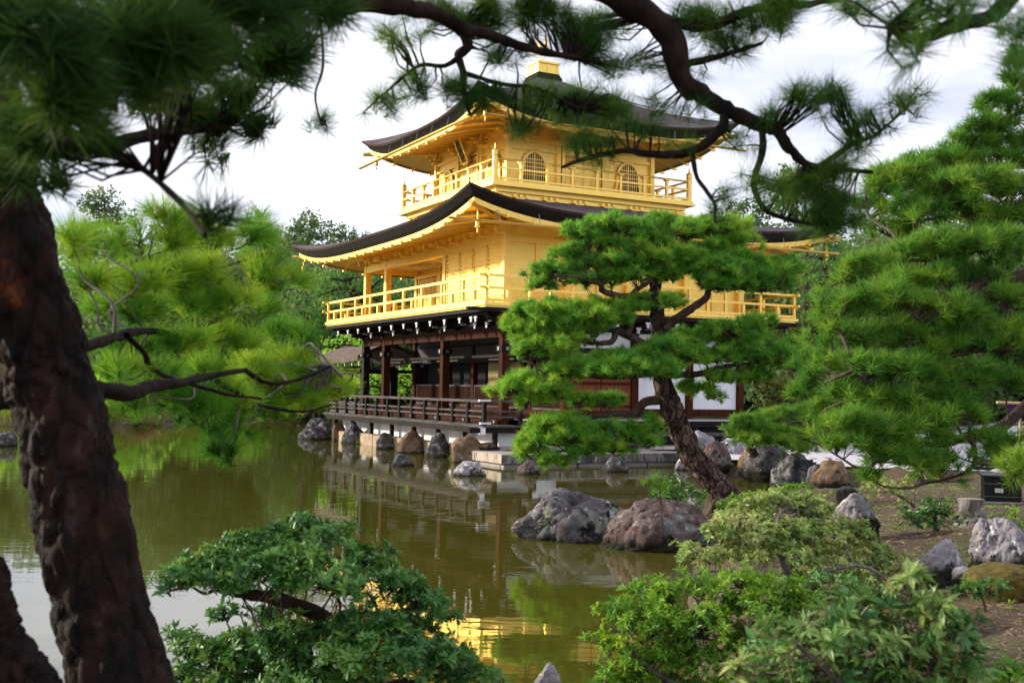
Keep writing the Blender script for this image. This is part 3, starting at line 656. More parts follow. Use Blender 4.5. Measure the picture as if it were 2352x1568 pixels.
def bell_window(side, a, wd=.80, z0=8.88, z1=9.86):
    def prof(sc_, up=0):
        P = [(-.56, 0), (-.50, .30), (-.47, .60), (-.42, .74), (-.30, .87), (-.14, .95), (0, 1.0), (.14, .95), (.30, .87), (.42, .74), (.47, .60), (.50, .30), (.56, 0)]
        return [(x * wd * sc_, (z * (z1 - z0) * (1 + up) + z0)) for x, z in P]
    fr = MB(); o_ = prof(1.22, .10); i_ = prof(1.0)
    for (A, B, oo) in ((o_, i_, .05),):
        n = len(A); vs = [onface(side, a + x, oo, z) for x, z in A] + [onface(side, a + x, oo, z) for x, z in B] + [onface(side, a + x, -.02, z) for x, z in A] + [onface(side, a + x, -.02, z) for x, z in B]
        fs = [(k, k + 1, n + k + 1, n + k) for k in range(n - 1)] + [(k, k + 1, 2 * n + k + 1, 2 * n + k) for k in range(n - 1)] + [(n + k, n + k + 1, 3 * n + k + 1, 3 * n + k) for k in range(n - 1)]
        fr.add(vs, fs)
    f = fr.build('bell_window', GOLDR, pav)
    g_ = MB(); n = len(i_); g_.add([onface(side, a + x, .006, z) for x, z in i_], [tuple(range(n))]); g_.build('window_opening', GRILL, f)
    br = MB()
    for k in range(-4, 5):
        x = k * wd * .108; zt = np.interp(abs(x) / wd, [0, .14, .30, .42, .47, .56], [1, .95, .87, .74, .6, 0]) * (z1 - z0) + z0
        t = .020 if k else .05
        q = [onface(side, a + x - t / 2, .012, z0), onface(side, a + x + t / 2, .032, zt)]
        br.box(min(q[0][0], q[1][0]), max(q[0][0], q[1][0]), min(q[0][1], q[1][1]), max(q[0][1], q[1][1]), z0, zt)
    for z in (z0 + .03, z0 + .22, z0 + .48, z0 + .74):
        hw = wd * (.5 if z < z0 + .6 else .40)
        q = [onface(side, a - hw, .034, z), onface(side, a + hw, .044, z)]
        br.box(min(q[0][0], q[1][0]), max(q[0][0], q[1][0]), min(q[0][1], q[1][1]), max(q[0][1], q[1][1]), z - .012, z + .012)
    br.build('window_bars', GOLDR, f)
def panel_door(side):
    m = MB(); lz = MB(); dk = MB()
    def bx(mb, x0, x1, o0, o1, z0, z1):
        p, q = onface(side, x0, o0, z0), onface(side, x1, o1, z1); mb.box(min(p[0], q[0]), max(p[0], q[0]), min(p[1], q[1]), max(p[1], q[1]), z0, z1)
    bx(m, 1.98, 2.08, 0, .12, 8.8, 10.15); bx(m, 3.56, 3.66, 0, .12, 8.8, 10.15); bx(m, 1.98, 3.66, 0, .10, 10.05, 10.13)
    for k in range(4):
        x0 = 2.10 + k * .365
        bx(m, x0, x0 + .35, 0, .045, 8.8, 9.62)
        for z0, z1 in ((8.86, 9.10), (9.14, 9.28), (9.32, 9.58)):
            bx(lz, x0 + .04, x0 + .31, .045, .062, z0, z0 + .02); bx(lz, x0 + .04, x0 + .31, .045, .062, z1 - .02, z1); bx(lz, x0 + .04, x0 + .06, .045, .062, z0 + .02, z1 - .02); bx(lz, x0 + .29, x0 + .31, .045, .062, z0 + .02, z1 - .02)
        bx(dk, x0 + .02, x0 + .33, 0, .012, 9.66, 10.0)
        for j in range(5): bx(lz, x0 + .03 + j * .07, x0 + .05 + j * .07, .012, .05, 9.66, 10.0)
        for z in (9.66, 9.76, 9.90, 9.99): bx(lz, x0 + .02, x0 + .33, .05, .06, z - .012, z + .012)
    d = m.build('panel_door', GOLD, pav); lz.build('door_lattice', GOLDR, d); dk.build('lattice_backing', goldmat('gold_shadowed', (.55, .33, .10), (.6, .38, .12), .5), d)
for sd in (0, 1):
    bell_window(sd, .98); bell_window(sd, 4.66); panel_door(sd)
# name plaque hung tilted under the left eaves
pq = MB(); pw, phh, pt = .36, .86, .05
def Q(u_, v_, o):        # u_ across (y), v_ up, o outward, on a board tilted forward
    t = R(24); return (a0 - .34 - o * math.cos(t) - v_ * math.sin(t), b0 + H3 + u_, 10.30 + v_ * math.cos(t) - o * math.sin(t))
def qbox(mb, u0, u1, v0, v1, o0, o1):
    vs = [Q(u, v, o) for o in (o0, o1) for v in (v0, v1) for u in (u0, u1)]
    mb.add(vs, [(0, 1, 3, 2), (4, 6, 7, 5), (0, 4, 5, 1), (2, 3, 7, 6), (0, 2, 6, 4), (1, 5, 7, 3)])
qbox(pq, -pw / 2, pw / 2, -phh / 2, phh / 2, 0, .03)
plq = pq.build('name_plaque', mat('plaque_ground', (.045, .045, .02), (.08, .075, .03), scale=8, rough=.5), pav)
fr = MB()
for k in range(9):
    v0 = -phh / 2 - .06 + k * (phh + .12) / 9; v1 = v0 + (phh + .12) / 9; e = .02 * (k % 2)
    qbox(fr, -pw / 2 - .07 - e, -pw / 2, v0, v1, .0, .07); qbox(fr, pw / 2, pw / 2 + .07 + e, v0, v1, 0, .07)
qbox(fr, -pw / 2, pw / 2, phh / 2, phh / 2 + .07, 0, .07); qbox(fr, -pw / 2, pw / 2, -phh / 2 - .10, -phh / 2, 0, .07)
fr.build('plaque_frame', GOLDR, plq)
pl2 = MB(); qbox(pl2, -.11, .11, -phh / 2 + .06, phh / 2 - .06, .03, .045); plate = pl2.build('plaque_plate', mat('plaque_gilt', (.42, .33, .14), (.5, .40, .18), scale=6, rough=.5), plq)
fc = bpy.data.curves.new('plaque_letters', 'FONT'); fc.body = '究\n竟\n頂'; fc.size = .24; fc.align_x = 'CENTER'; fc.space_line = .98; fc.extrude = .006; fc.offset = .004
fo = bpy.data.objects.new('plaque_letters', fc); COL.objects.link(fo)
dg = bpy.context.evaluated_depsgraph_get(); tm = bpy.data.meshes.new_from_object(fo.evaluated_get(dg)); bpy.data.objects.remove(fo)
if len(tm.vertices):
    zs_ = [v.co.y for v in tm.vertices]; mid = (max(zs_) + min(zs_)) / 2
    for v in tm.vertices: v.co = Q(-v.co.x * .9, (v.co.y - mid) * .98, .050 + v.co.z)
    tm.materials.append(DARKW); tm.name = 'plaque_letters'; link(bpy.data.objects.new('plaque_letters', tm), plq)

# balcony of the third storey
HB = 3.85
fl = MB(); fl.box(CX - HB, CX + HB, CY - HB, CY + HB, 8.52, 8.62); fl.box(CX - HB - .06, CX + HB + .06, CY - HB - .06, CY + HB + .06, 8.44, 8.52)
fl.box(CX - HB + .18, CX + HB - .18, CY - HB + .18, CY + HB - .18, 8.30, 8.44); fl.build('balcony_floor', GOLD, pav)
skm = MB(); skm.box(CX - HB + .30, CX + HB - .30, CY - HB + .30, CY + HB - .30, 7.5, 8.30); sk = skm.build('balcony_skirt', GOLD, pav)
def boat(side, a, wd=.55):
    em = MB()
    o = HB - .30
    def pt(aa, oo): return (CX - o - oo, CY + aa) if side == 0 else (CX + aa, CY - o - oo)
    for k in range(-5, 6):
        x0, y0 = pt(a + (k - .5) * wd / 11, 0); x1, y1 = pt(a + (k + .5) * wd / 11, .08)
        zb = 8.10 + .02 * abs(k) ** 1.3 * .35; em.box(min(x0, x1), max(x0, x1), min(y0, y1), max(y0, y1), zb, zb + .055)
    for k in (-1, 0, 1):
        x0, y0 = pt(a + k * wd * .4 - .05, 0); x1, y1 = pt(a + k * wd * .4 + .05, .11); em.box(min(x0, x1), max(x0, x1), min(y0, y1), max(y0, y1), 8.156, 8.26)
    em.build('skirt_bracket', GOLDR, sk)
for sd in (0, 1):
    for a in (-2.75, -1.65, -.55, .55, 1.65, 2.75): boat(sd, a)
    for a in (-3.5, 3.5): boat(sd, a, .30)
def balustrade3():
    HR = HB - .10
    def XY(side, a): return ((CX - HR, CY + a), (CX + a, CY - HR), (CX + HR, CY + a), (CX + a, CY + HR))[side]
    for (x, y) in ((CX - HR, CY - HR), (CX - HR, CY + HR), (CX + HR, CY - HR), (CX + HR, CY + HR)):
        m = MB(); m.lathe([(.095, 8.6), (.095, 9.36), (.085, 9.37), (.085, 9.39), (.10, 9.40), (.105, 9.55), (.085, 9.58), (.035, 9.60), (.03, 9.64), (.012, 9.78)], x, y, 14); m.build('corner_post', GOLDR, pav, smooth=False)
    for side in range(4):
        rl = MB(); (x0, y0), (x1, y1) = XY(side, -HR), XY(side, HR)
        rl.tube([(x0, y0, 9.30), (x1, y1, 9.30)], .035, 8)
        for z, h in ((9.02, .06), (8.70, .06)):
            rl.box(min(x0, x1) - (.035 if side % 2 == 0 else 0), max(x0, x1) + (.035 if side % 2 == 0 else 0), min(y0, y1) - (0 if side % 2 == 0 else .035), max(y0, y1) + (0 if side % 2 == 0 else .035), z - h / 2, z + h / 2)
        rl.build('balcony_rail', GOLDR, pav)
        for k in range(1, 8):
            a = -HR + 2 * HR * k / 8; x, y = XY(side, a); b = MB(); b.cbox(x, y, 8.92, .085, .085, .62); b.cbox(x, y, 9.235, .14, .14, .03); b.cbox(x, y, 9.26, .20, .20, .025); b.build('baluster', GOLDR, pav)
balustrade3()

# --- second storey
OV = 1.34; YE = 12.45
sl2 = MB(); sl2.box(-OV, WX + OV, -OV, YE, 4.41, 4.50); sl2.box(-OV + .06, WX + OV - .06, -OV + .06, YE - .06, 4.36, 4.41); sl2.build('gallery_floor_edge', GOLD, pav)
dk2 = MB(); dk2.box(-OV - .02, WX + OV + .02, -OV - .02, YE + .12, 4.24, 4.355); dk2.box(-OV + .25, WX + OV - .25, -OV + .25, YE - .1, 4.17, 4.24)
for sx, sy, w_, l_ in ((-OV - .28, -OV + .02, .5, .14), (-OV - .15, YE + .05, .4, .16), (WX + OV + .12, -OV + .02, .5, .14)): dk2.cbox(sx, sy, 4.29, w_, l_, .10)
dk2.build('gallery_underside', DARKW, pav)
R2 = 1.24
def rail2():
    x0, x1, y0, y1 = -R2, WX + R2, -R2, YE - .10
    for (ax, s0, s1, fixed) in (('y', y0, y1, x0), ('x', x0, x1, y0), ('y', y0, y1, x1), ('x', x0, x1, y1)):
        m = MB(); e = .24
        for z, h in ((5.25, .075), (4.90, .07), (4.55, .08)):
            ee = e if z > 4.7 else .05; dz = 0.0 if ax == 'y' else .012
            if ax == 'y': m.box(fixed - .04, fixed + .04, s0 - ee, s1 + ee, z - h / 2, z + h / 2)
            else: m.box(s0 - ee, s1 + ee, fixed - .04, fixed + .04, z - h / 2 + dz, z + h / 2 + dz)
        m.build('gallery_rail', GOLDR, pav)
        n = round((s1 - s0) / .74); n += n % 2
        for k in range(n + 1):
            a = s0 + (s1 - s0) * k / n
            if ax == 'x' and k in (0, n): continue
            full = k % 2 == 0; b = MB(); zt = 5.215 if full else 4.867; wd = .085 if full else .10
            if k in (0, n) and ax == 'y': zt = 5.30
            if ax == 'y': b.cbox(fixed, a, (4.5 + zt) / 2, wd, wd, zt - 4.5)
            else: b.cbox(a, fixed, (4.5 + zt) / 2, wd, wd, zt - 4.5)
            b.build('baluster', GOLDR, pav)
rail2()
wl = MB()
wl.box(.05, WX - .05, .05, 4.15, 4.5, 6.98); wl.box(2.15, WX - .05, 4.2, LY - .05, 4.5, 6.98); wl.build('second_storey_wall', GOLD, pav)
for (x, y) in ((0, 0), (0, 4.2), (0, 9.4), (0, LY), (2.1, 0), (4.3, 0), (6.5, 0), (WX, 0), (2.1, LY), (WX, LY), (2.1, 4.25), (2.1, 9.3)):
    p = MB(); p.cbox(x, y, 5.72, .22, .22, 2.44); p.build('post', GOLDR, pav, bevel=.012)
bm2 = MB(); bm2.box(-.09, .09, .115, LY - .115, 6.40, 6.62); bm2.box(.115, WX - .115, -.09, .09, 6.42, 6.60); bm2.box(-.07, .07, .1, LY - .1, 6.622, 7.05)
bm2.box(2.03, 2.17, 4.4, LY - .115, 6.28, 6.44); bm2.box(.11, 2.0, LY - .08, LY + .08, 6.40, 6.62); bm2.build('head_beam', GOLD, pav)
for (x, y) in [(-.02, k) for k in (0, 1.05, 2.1, 3.15, 4.2, 5.25, 6.3, 7.35, 8.4, 9.4, 10.45, 11.5)] + [(k, -.02) for k in (2.1, 4.3, 6.5, 8.7)]:
    b = MB(); sx, sy = (-1, 0) if x < 0 else (0, -1)
    b.cbox(x + sx * .16, y + sy * .16, 6.70, .12 + .26 * abs(sx), .12 + .26 * abs(sy), .09); b.cbox(x + sx * .30, y + sy * .30, 6.80, .16, .16, .10); b.build('eaves_bracket', GOLDR, pav)
ce = MB(); ce.box(.10, 2.13, 4.25, LY - .1, 6.62, 6.66); cei = ce.build('gallery_ceiling', CEIL, pav)
for yy in (6.2, 8.9):
    c = MB(); n = 28
    for (r0, r1) in ((0, .42), (.52, .78)):
        vs = [(1.1 + r * math.cos(2 * math.pi * k / n), yy + r * 1.15 * math.sin(2 * math.pi * k / n), 6.612) for r in (max(r0, .001), r1) for k in range(n)]
        c.add(vs, [(k, (k + 1) % n, n + (k + 1) % n, n + k) for k in range(n)])
    c.build('ceiling_painting', CEILP, cei)
# slatted shutters at the near end of the left face
for k in range(4):
    y0 = .14 + k * .99; m = MB(); m.box(-.035, .049, y0, y0 + .95, 4.52, 6.38)
    s_ = m.build('shutter', GOLD, pav); sl_ = MB()
    for z in np.arange(4.60, 6.36, .125): sl_.box(-.075, -.035, y0 + .05, y0 + .90, z, z + .045)
    for yy in (y0, y0 + .90): sl_.box(-.07, -.035, yy, yy + .05, 4.52, 6.38)
    sl_.build('shutter_slats', GOLDR, s_)
# lattice door in the set-back wall
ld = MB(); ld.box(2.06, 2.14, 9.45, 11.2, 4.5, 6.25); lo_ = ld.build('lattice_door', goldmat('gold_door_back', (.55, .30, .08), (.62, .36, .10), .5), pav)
lt = MB()
for y in np.arange(9.50, 11.2, .125): lt.box(2.015, 2.035, y, y + .035, 4.9, 6.2)
for z in np.arange(4.92, 6.25, .115): lt.box(2.036, 2.058, 9.47, 11.18, z, z + .035)
lt.box(2.0, 2.058, 9.45, 11.2, 4.5, 4.88); lt.box(2.0, 2.058, 9.40, 9.47, 4.88, 6.28); lt.box(2.0, 2.058, 11.18, 11.25, 4.88, 6.28); lt.build('door_lattice', GOLDR, lo_)
# right-face panel seams
sm = MB()
for x in (1.05, 3.2, 5.4, 7.6): sm.box(x - .035, x + .035, -.0, .049, 4.5, 6.42)
sm.box(.1, WX - .1, -.012, .049, 4.5, 4.66); sm.build('wall_battens', GOLDR, pav)

# --- first storey
fd = MB(); ZF = .40
for k in range(9): fd.box(-.98, -.30, -.75 + k * 1.47, -.75 + k * 1.47 + 1.455, -.6, ZF - .012 * (k % 3))
fd.build('stone_foundation', STONEB, pav, bevel=.03)
pw_ = MB(); pw_.box(-.66, -.55, -1.02, 12.1, ZF, .98); pw_.box(-.56, 1.4, -1.02, -.92, .34, .98); pw_.build('base_wall', WHITE, pav)
ug = MB(); ug.box(-.52, WX + 1.2, -.85, LY + .5, .2, .95); ug.box(1.4, WX + .9, -.9, -.86, .3, .9); ug.build('underfloor_shade', SHADEBLK, pav)  # black boxes paint the shade below floor and veranda
dp = MB()
for k in range(13):
    x0 = -OV + k * .107; dp.box(x0, x0 + .10, -OV, YE + .1, 1.0, 1.035 + .003 * (k % 3))
dp.build('deck_planks', GREYW, pav)
de = MB(); de.box(-OV - .03, -OV + .12, -OV + .08, YE, .84, .995); de.box(-OV + .12, -.06, -OV - .02, -OV + .10, .84, .995)
for y in (-OV + .03, YE - .1): de.cbox(-OV - .20, y, .92, .42, .13, .14)
de.cbox(.1, -OV + .04, .90, .5, .14, .15)
de.build('deck_edge_beam', DARKW, pav)
we = MB()
for (x, y, z, dx, dy, dz) in ((-OV + .0, -OV - .035, .90, .15, .03, .19), (-OV - .045, -OV + .03, .90, .03, .15, .19), (.34, -OV - .04, .90, .19, .03, .17), (-R2, -R2, 1.745, .34, .10, .05), (-R2 + .03, -R2, 1.11, .32, .11, .05)): we.cbox(x, y, z, dx, dy, dz)
we.build('white_beam_ends', WHITEP, pav)
for k in range(8):
    y = -OV + .12 + (YE + OV - .3) * k / 7; p = MB(); p.cbox(-.885, y, .62, .12, .12, .44); p.build('deck_post', DARKW, pav)
for x in (.30, 1.2): p = MB(); p.cbox(x, -OV + .05, .60, .16, .16, .62); p.build('deck_post', DARKW, pav)
# outer railing
rr_ = MB(); rr_.box(-R2 - .055, -R2 + .055, -R2 + .17, YE, 1.69, 1.765); rr_.box(-R2 + .17, -.13, -R2 - .03, -R2 + .03, 1.70, 1.765)
for z in (1.44, 1.29):
    rr_.box(-R2 - .02, -R2 + .02, -R2, YE, z - .025, z + .025); rr_.box(-R2, -.13, -R2 - .02, -R2 + .02, z - .025, z + .025)
rr_.box(-R2 - .05, -R2 + .05, -R2 + .15, YE, 1.04, 1.075); rr_.build('deck_rail', GREYW, pav)
for k in range(14):
    y = -R2 + (YE - .3 + R2) * k / 13; p = MB(); p.cbox(-R2, y, 1.36, .10, .10, .655); p.build('rail_post', DARKW, pav)
p = MB(); p.cbox(-.10, -R2, 1.32, .11, .11, .90); p.build('rail_post', DARKW, pav)
# inner floor step and hall
st = MB(); st.box(-.22, .10, -.05, LY + .3, 1.04, 1.17); st.box(-.06, 2.1, -.10, LY + .3, 1.17, 1.30); st.box(1.75, 2.3, .0, LY, 1.30, 1.44); st.build('hall_floor', REDW, pav)
for y in (.0, 2.1, 4.2, 6.3, 8.4, 10.5):
    sd_ = MB(); sd_.tube([(-.24, y + .15, 1.105), (-.21, y + .15, 1.105)], .055, 6); sd_.tube([(-.085, y + .05, 1.235), (-.05, y + .05, 1.235)], .05, 6); sd_.build('floor_stud', MET, pav)
for (x, y) in ((0, 0), (0, 4.2), (0, 9.4), (0, LY), (2.1, 0), (2.1, LY), (WX, 0), (WX, LY), (4.55, 0), (6.65, 0)):
    p = MB(); p.cbox(x, y, 2.5, .25, .25, 2.95); o = p.build('post', REDW if (x, y) != (0, LY) else DARKW, pav, bevel=.012)
    if y == 0 or x == 0:
        f = MB(); f.cbox(x, y, 3.26, .36, .36, .17); f.build('post_collar', DARKW, o)
        f = MB()
        for zz in (3.26, 3.90):
            f.cbox(x - .19, y, zz, .03, .09, .10); f.cbox(x, y - .19, zz, .09, .03, .10)
        f.build('post_ornament', MET, o)
hb = MB(); hb.box(-.10, .10, .126, LY - .126, 3.60, 3.86); hb.build('hall_beam', REDW, pav)
hb2 = MB(); hb2.box(-.15, .15, -.2, LY + .2, 3.862, 3.985); hb2.box(.152, WX + .2, -.15, .15, 3.862, 3.985); hb2.box(.13, WX - .13, -.11, .11, 3.20, 3.36); hb2.build('upper_beam', DARKW, pav)
pb = MB(); pb.box(.0, .06, .0, LY, 3.985, 4.24); pb.box(.06, WX, .0, .06, 3.985, 4.24); pb.box(.13, WX - .13, .0, .06, 3.36, 3.862); pb.build('plaster_band', WHITE, pav)
# inner lintels of the hall
il = MB(); il.box(.6, .72, .1, LY, 3.05, 3.13); il.box(2.02, 2.14, .13, LY - .1, 2.98, 3.12); il.box(2.04, 2.12, .13, LY - .1, 3.55, 3.62)
il.box(.1, 2.1, -.06, .06, 3.02, 3.12); il.build('hall_lintel', DARKW, pav)
ht = MB(); ht.box(2.07, 2.10, .1, LY, 3.12, 3.9); ht.build('hall_transom', mat('grey_transom', (.045, .042, .042), rough=.8), pav)
hc = MB(); hc.box(.11, 8.5, .1, LY, 3.90, 3.95); hc.build('hall_ceiling', DARKW, pav)
for y0 in (.6, 4.6, 7.1, 9.6): rods = MB(); rods.tube([(.66, y0, 2.98), (.66, y0 + 1.7, 2.98)], .028, 6); rods.build('hanging_rod', GREYW, pav)
ro = MB(); ro.box(2.46, 2.6, .2, LY - .15, 1.4, 3.9); ro.box(2.35, WX - .2, LY - .25, LY - .1, 1.4, 3.9); ro.box(WX - .3, WX - .15, .12, LY, 1.4, 3.9); ro.build('hall_unlit_backing', SHADEBLK, pav)  # black sheets just behind the openings paint the darkness of the room
oc = MB(); oc.box(2.35, 2.45, 1.95, 2.9, 1.44, 2.98); oc.box(2.34, 2.44, 3.3, 5.7, 1.44, 2.98); oc.build('ochre_panel', OCHRE, pav)
for y in (2.1, 4.2, 6.3, 8.4): p = MB(); p.cbox(2.1, y, 2.5, .18, .18, 2.15); p.build('inner_post', REDW, pav)
for k in range(5):
    y0 = .14 + k * 2.1 + (.0 if k else .0); y1 = min(y0 + 1.86, LY - .14) + (.0 if k < 4 else 0)
    if k == 4: y0, y1 = 8.52, 11.36
    if 0 < k < 4: y0, y1 = k * 2.1 + .10, k * 2.1 + 2.0
    fr = MB(); fr.box(2.04, 2.12, y0, y1, 1.44, 1.50); fr.box(2.04, 2.12, y0, y1, 2.14, 2.19); fr.box(2.04, 2.12, y0, y0 + .05, 1.5, 2.14); fr.box(2.04, 2.12, y1 - .05, y1, 1.5, 2.14)
    f = fr.build('half_shutter', GREYW, pav); bk = MB(); bk.box(2.085, 2.10, y0 + .05, y1 - .05, 1.5, 2.14); bk.build('shutter_backing', DARKW, f)
    lt = MB()
    for y in np.arange(y0 + .11, y1 - .06, .085): lt.box(2.045, 2.062, y, y + .03, 1.5, 2.14)
    for z in np.arange(1.55, 2.14, .075): lt.box(2.063, 2.084, y0 + .05, y1 - .05, z, z + .028)
    lt.build('shutter_lattice', REDW, f)
# right face, ground floor
rf = MB(); rf.box(2.1, WX - .12, -.06, .06, 1.30, 1.46); rf.box(4.6, WX - .12, -.05, .05, 1.46, 1.52); rf.box(4.68, WX - .12, -.05, .05, 3.06, 3.2); rf.build('sill_beam', REDW, pav)
for x0, x1 in ((4.68, 6.54), (6.76, 8.58)): p = MB(); p.box(x0, x1, -.02, .03, 1.52, 3.06); p.build('white_panel', WHITE, pav)
for x0 in (2.24, 3.36):
    p = MB(); p.box(x0, x0 + 1.08, -.05, .02, 1.46, 3.06); d = p.build('plank_door', REDD, pav); q = MB()
    for z in (1.55, 2.25, 2.92): q.box(x0 + .02, x0 + 1.06, -.075, -.05, z, z + .08)
    q.build('door_battens', REDW, d)
tr = MB(); tr.box(2.22, 4.42, -.045, -.005, 3.07, 3.195); tr.build('carved_transom', mat('faded_blue_carving', (.22, .26, .30), (.55, .56, .58), scale=14, rough=.8), pav)
rd = MB()
for k in range(10): rd.box(.30, WX + 1.15, -1.10 + k * .104, -1.10 + k * .104 + .10, 1.17, 1.205 + .002 * (k % 2))
rd.build('side_veranda', PALEW, pav)
rb = MB(); rb.box(.30, WX + 1.1, -1.04, -.92, .98, 1.165)
for x in (.4, 1.5, 3.0, 4.6, 6.2, 7.6, 9.0): rb.cbox(x, -.98, .70, .14, .14, .56)
rb.build('veranda_frame', DARKW, pav)
bn = MB(); bn.box(1.3, 7.1, -1.72, -1.30, .74, .83)
for x in (1.5, 3.6, 5.6, 6.8): bn.cbox(x, -1.51, .60, .14, .34, .28)
bn.build('entry_step', GREYW, pav)
pl = MB()
for k in range(6): pl.box(.8 + k * 1.6, .8 + k * 1.6 + 1.59, -1.98, -1.12, .2, .46)
pl.build('stone_plinth', STONEG, pav, bevel=.02)
wp = MB(); wp.box(7.2, WX + 1.6, -.88, -.80, .42, .95); wp.build('base_wall', WHITE, pav)
# white-tipped bracket arms under the gallery
def arms(side, a, two=True):
    k_ = MB(); t_ = MB()
    def bx(mb, a0_, a1_, o0, o1, z0, z1):
        if side == 0: mb.box(-o1, -o0, a0_, a1_, z0, z1)
        else: mb.box(a0_, a1_, -o1, -o0, z0, z1)
    bx(k_, a - .06, a + .06, -.05, 1.08, 4.06, 4.165)
    bx(t_, a - .085, a + .085, 1.082, 1.12, 4.09, 4.16); bx(t_, a - .04, a + .04, 1.082, 1.115, 3.99, 4.088)
    if two:
        bx(k_, a - .06, a + .06, -.05, .58, 3.93, 4.03); bx(t_, a - .085, a + .085, .582, .62, 3.95, 4.02); bx(t_, a - .04, a + .04, .582, .615, 3.85, 3.948)
        for q in range(-5, 6): bx(k_, a + q * .11 - .055, a + q * .11 + .055, .16, .34, 3.90 + .010 * abs(q) ** 1.6, 4.16)
        for q in (-.62, .62): bx(t_, a + q - .02, a + q + .02, .16, .34, 4.02, 4.14)
    b = k_.build('bracket_arm', DARKW, pav); t_.build('white_tip', WHITEP, b)
for k in range(12):
    arms(0, -.3 + k * 1.08 if k else -.3, k % 2 == 1)
arms(0, .0, True)
for k in range(9): arms(1, k * 1.08, k % 2 == 0)
cr = MB(); cr.tube([(0, 0, 4.1), (-1.2, -1.2, 4.1)], .09, 4); cr.build('corner_bracket', DARKW, pav)

# --- fishing pavilion joined to the far end
fp = thing('fishing_pavilion', 'small open side pavilion with brown shingle roof behind the far end of the deck', 'pavilion', L2W(1.2, 15, 0), R(BANG))
def fpx(mb, *a): return mb
fr = MB()
for i in range(2): pass
ex0, ex1, ey0, ey1 = -1.35, 1.35, -3.0, 2.1; rz = 3.85
rows = []
def frz(x, y): return 3.16 + .55 * (1 - min(1, abs(x) / 1.35)) ** .8 + .10 * (abs(y + .4) / 2.6) ** 3
top = MB(); n = 12
rws = [[(ex0 + (ex1 - ex0) * i / n, y, frz(ex0 + (ex1 - ex0) * i / n, y)) for i in range(n + 1)] for y in np.linspace(ey0, ey1, 8)]
top.grid(rws); top.grid([[(x, y, z - .16) for x, y, z in r] for r in rws], flip=True)
for r in (rws[0], rws[-1]): top.grid([r, [(x, y, z - .16) for x, y, z in r]])
for j in (0, n): top.grid([[r[j] for r in rws], [(r[j][0], r[j][1], r[j][2] - .16) for r in rws]])
top.build('roof', mat('brown_shingle', (.085, .055, .045), (.15, .10, .085), scale=3, rough=.9, bump=.4, bscale=20), fp, smooth=False)
wt = MB()
for y in np.linspace(ey0 + .1, ey1 - .1, 7): wt.cbox(ex0 + .10, y, 2.94, .03, .05, .14)
for x in np.linspace(ex0 + .1, ex1 - .1, 5): wt.cbox(x, ey0 + .06, 2.95 + .2 * (1 - abs(x) / 1.35), .05, .03, .14)
wt.build('rafter_ends', WHITEP, fp)
for (x, y) in ((-.62, -1.7), (.62, -1.7), (-.62, 1.6), (.62, 1.6), (1.9, -1.7), (1.9, 1.2)):
    p = MB(); p.cbox(x, y, 1.6, .20, .20, 3.0); o = p.build('post', DARKW, fp); q = MB(); q.cbox(x, y - .01, 2.94, .30, .24, .10); q.build('post_cap', WHITEP, o)
bb = MB()
for y in (-1.7, 1.6): bb.box(-.8, 2.0, y - .06, y + .06, 2.62, 2.76)
for x in (-.62, .62): bb.box(x - .06, x + .06, -1.9, 1.8, 2.80, 2.90)
bb.build('tie_beam', DARKW, fp)
rl = MB()
for z in (1.25, 1.40, 1.62): rl.box(-.64, -.60, -1.7, 1.6, z, z + .05); rl.box(-.6, 1.9, 1.58, 1.62, z, z + .05)
rl.build('railing', GREYW, fp)
fl = MB(); fl.box(-.85, 2.2, -3.4, 1.9, .98, 1.08); fl.build('floor', GREYW, fp)

# --- stone landing in front of the corner
ld = thing('stone_landing', 'flat pale stone landing with a dark stained corner above the water', 'landing', L2W(-1.58, -3.01, 0), R(BANG))
m = MB(); m.box(0, 1.9, 0, 1.95, .10, .36); m.box(1.92, 3.9, .02, 1.95, .09, .34); m.box(3.92, 6.0, .05, 1.9, .10, .345); m.build('top_slab', STONEG, ld, bevel=.03)
m = MB(); m.box(-.015, 1.8, -.015, -.001, .11, .34); m.box(1.8, 5.9, -.0, .018, .10, .33); m.build('stained_face', STONED, ld)
m = MB(); m.box(-.015, -.001, .0, 1.9, .11, .345); m.build('beige_face', mat('streaked_stone', (.12, .11, .10), (.46, .38, .28), scale=3, rough=.85, bump=.3, stretch=(3, 3, .7), lo=.35, hi=.5), ld)
m = MB()
for k in range(5): m.box(.12 + k * 1.15, .12 + k * 1.15 + 1.1, .10, 1.6, -.5, .098)
m.box(.10, .4, .3, 1.8, -.5, .09); m.build('lower_course', STONEG, ld, bevel=.02)
m = MB(); m.box(.9, 2.4, 1.9, 2.3, .2, .46); m.build('rear_step', STONEG, ld, bevel=.03)
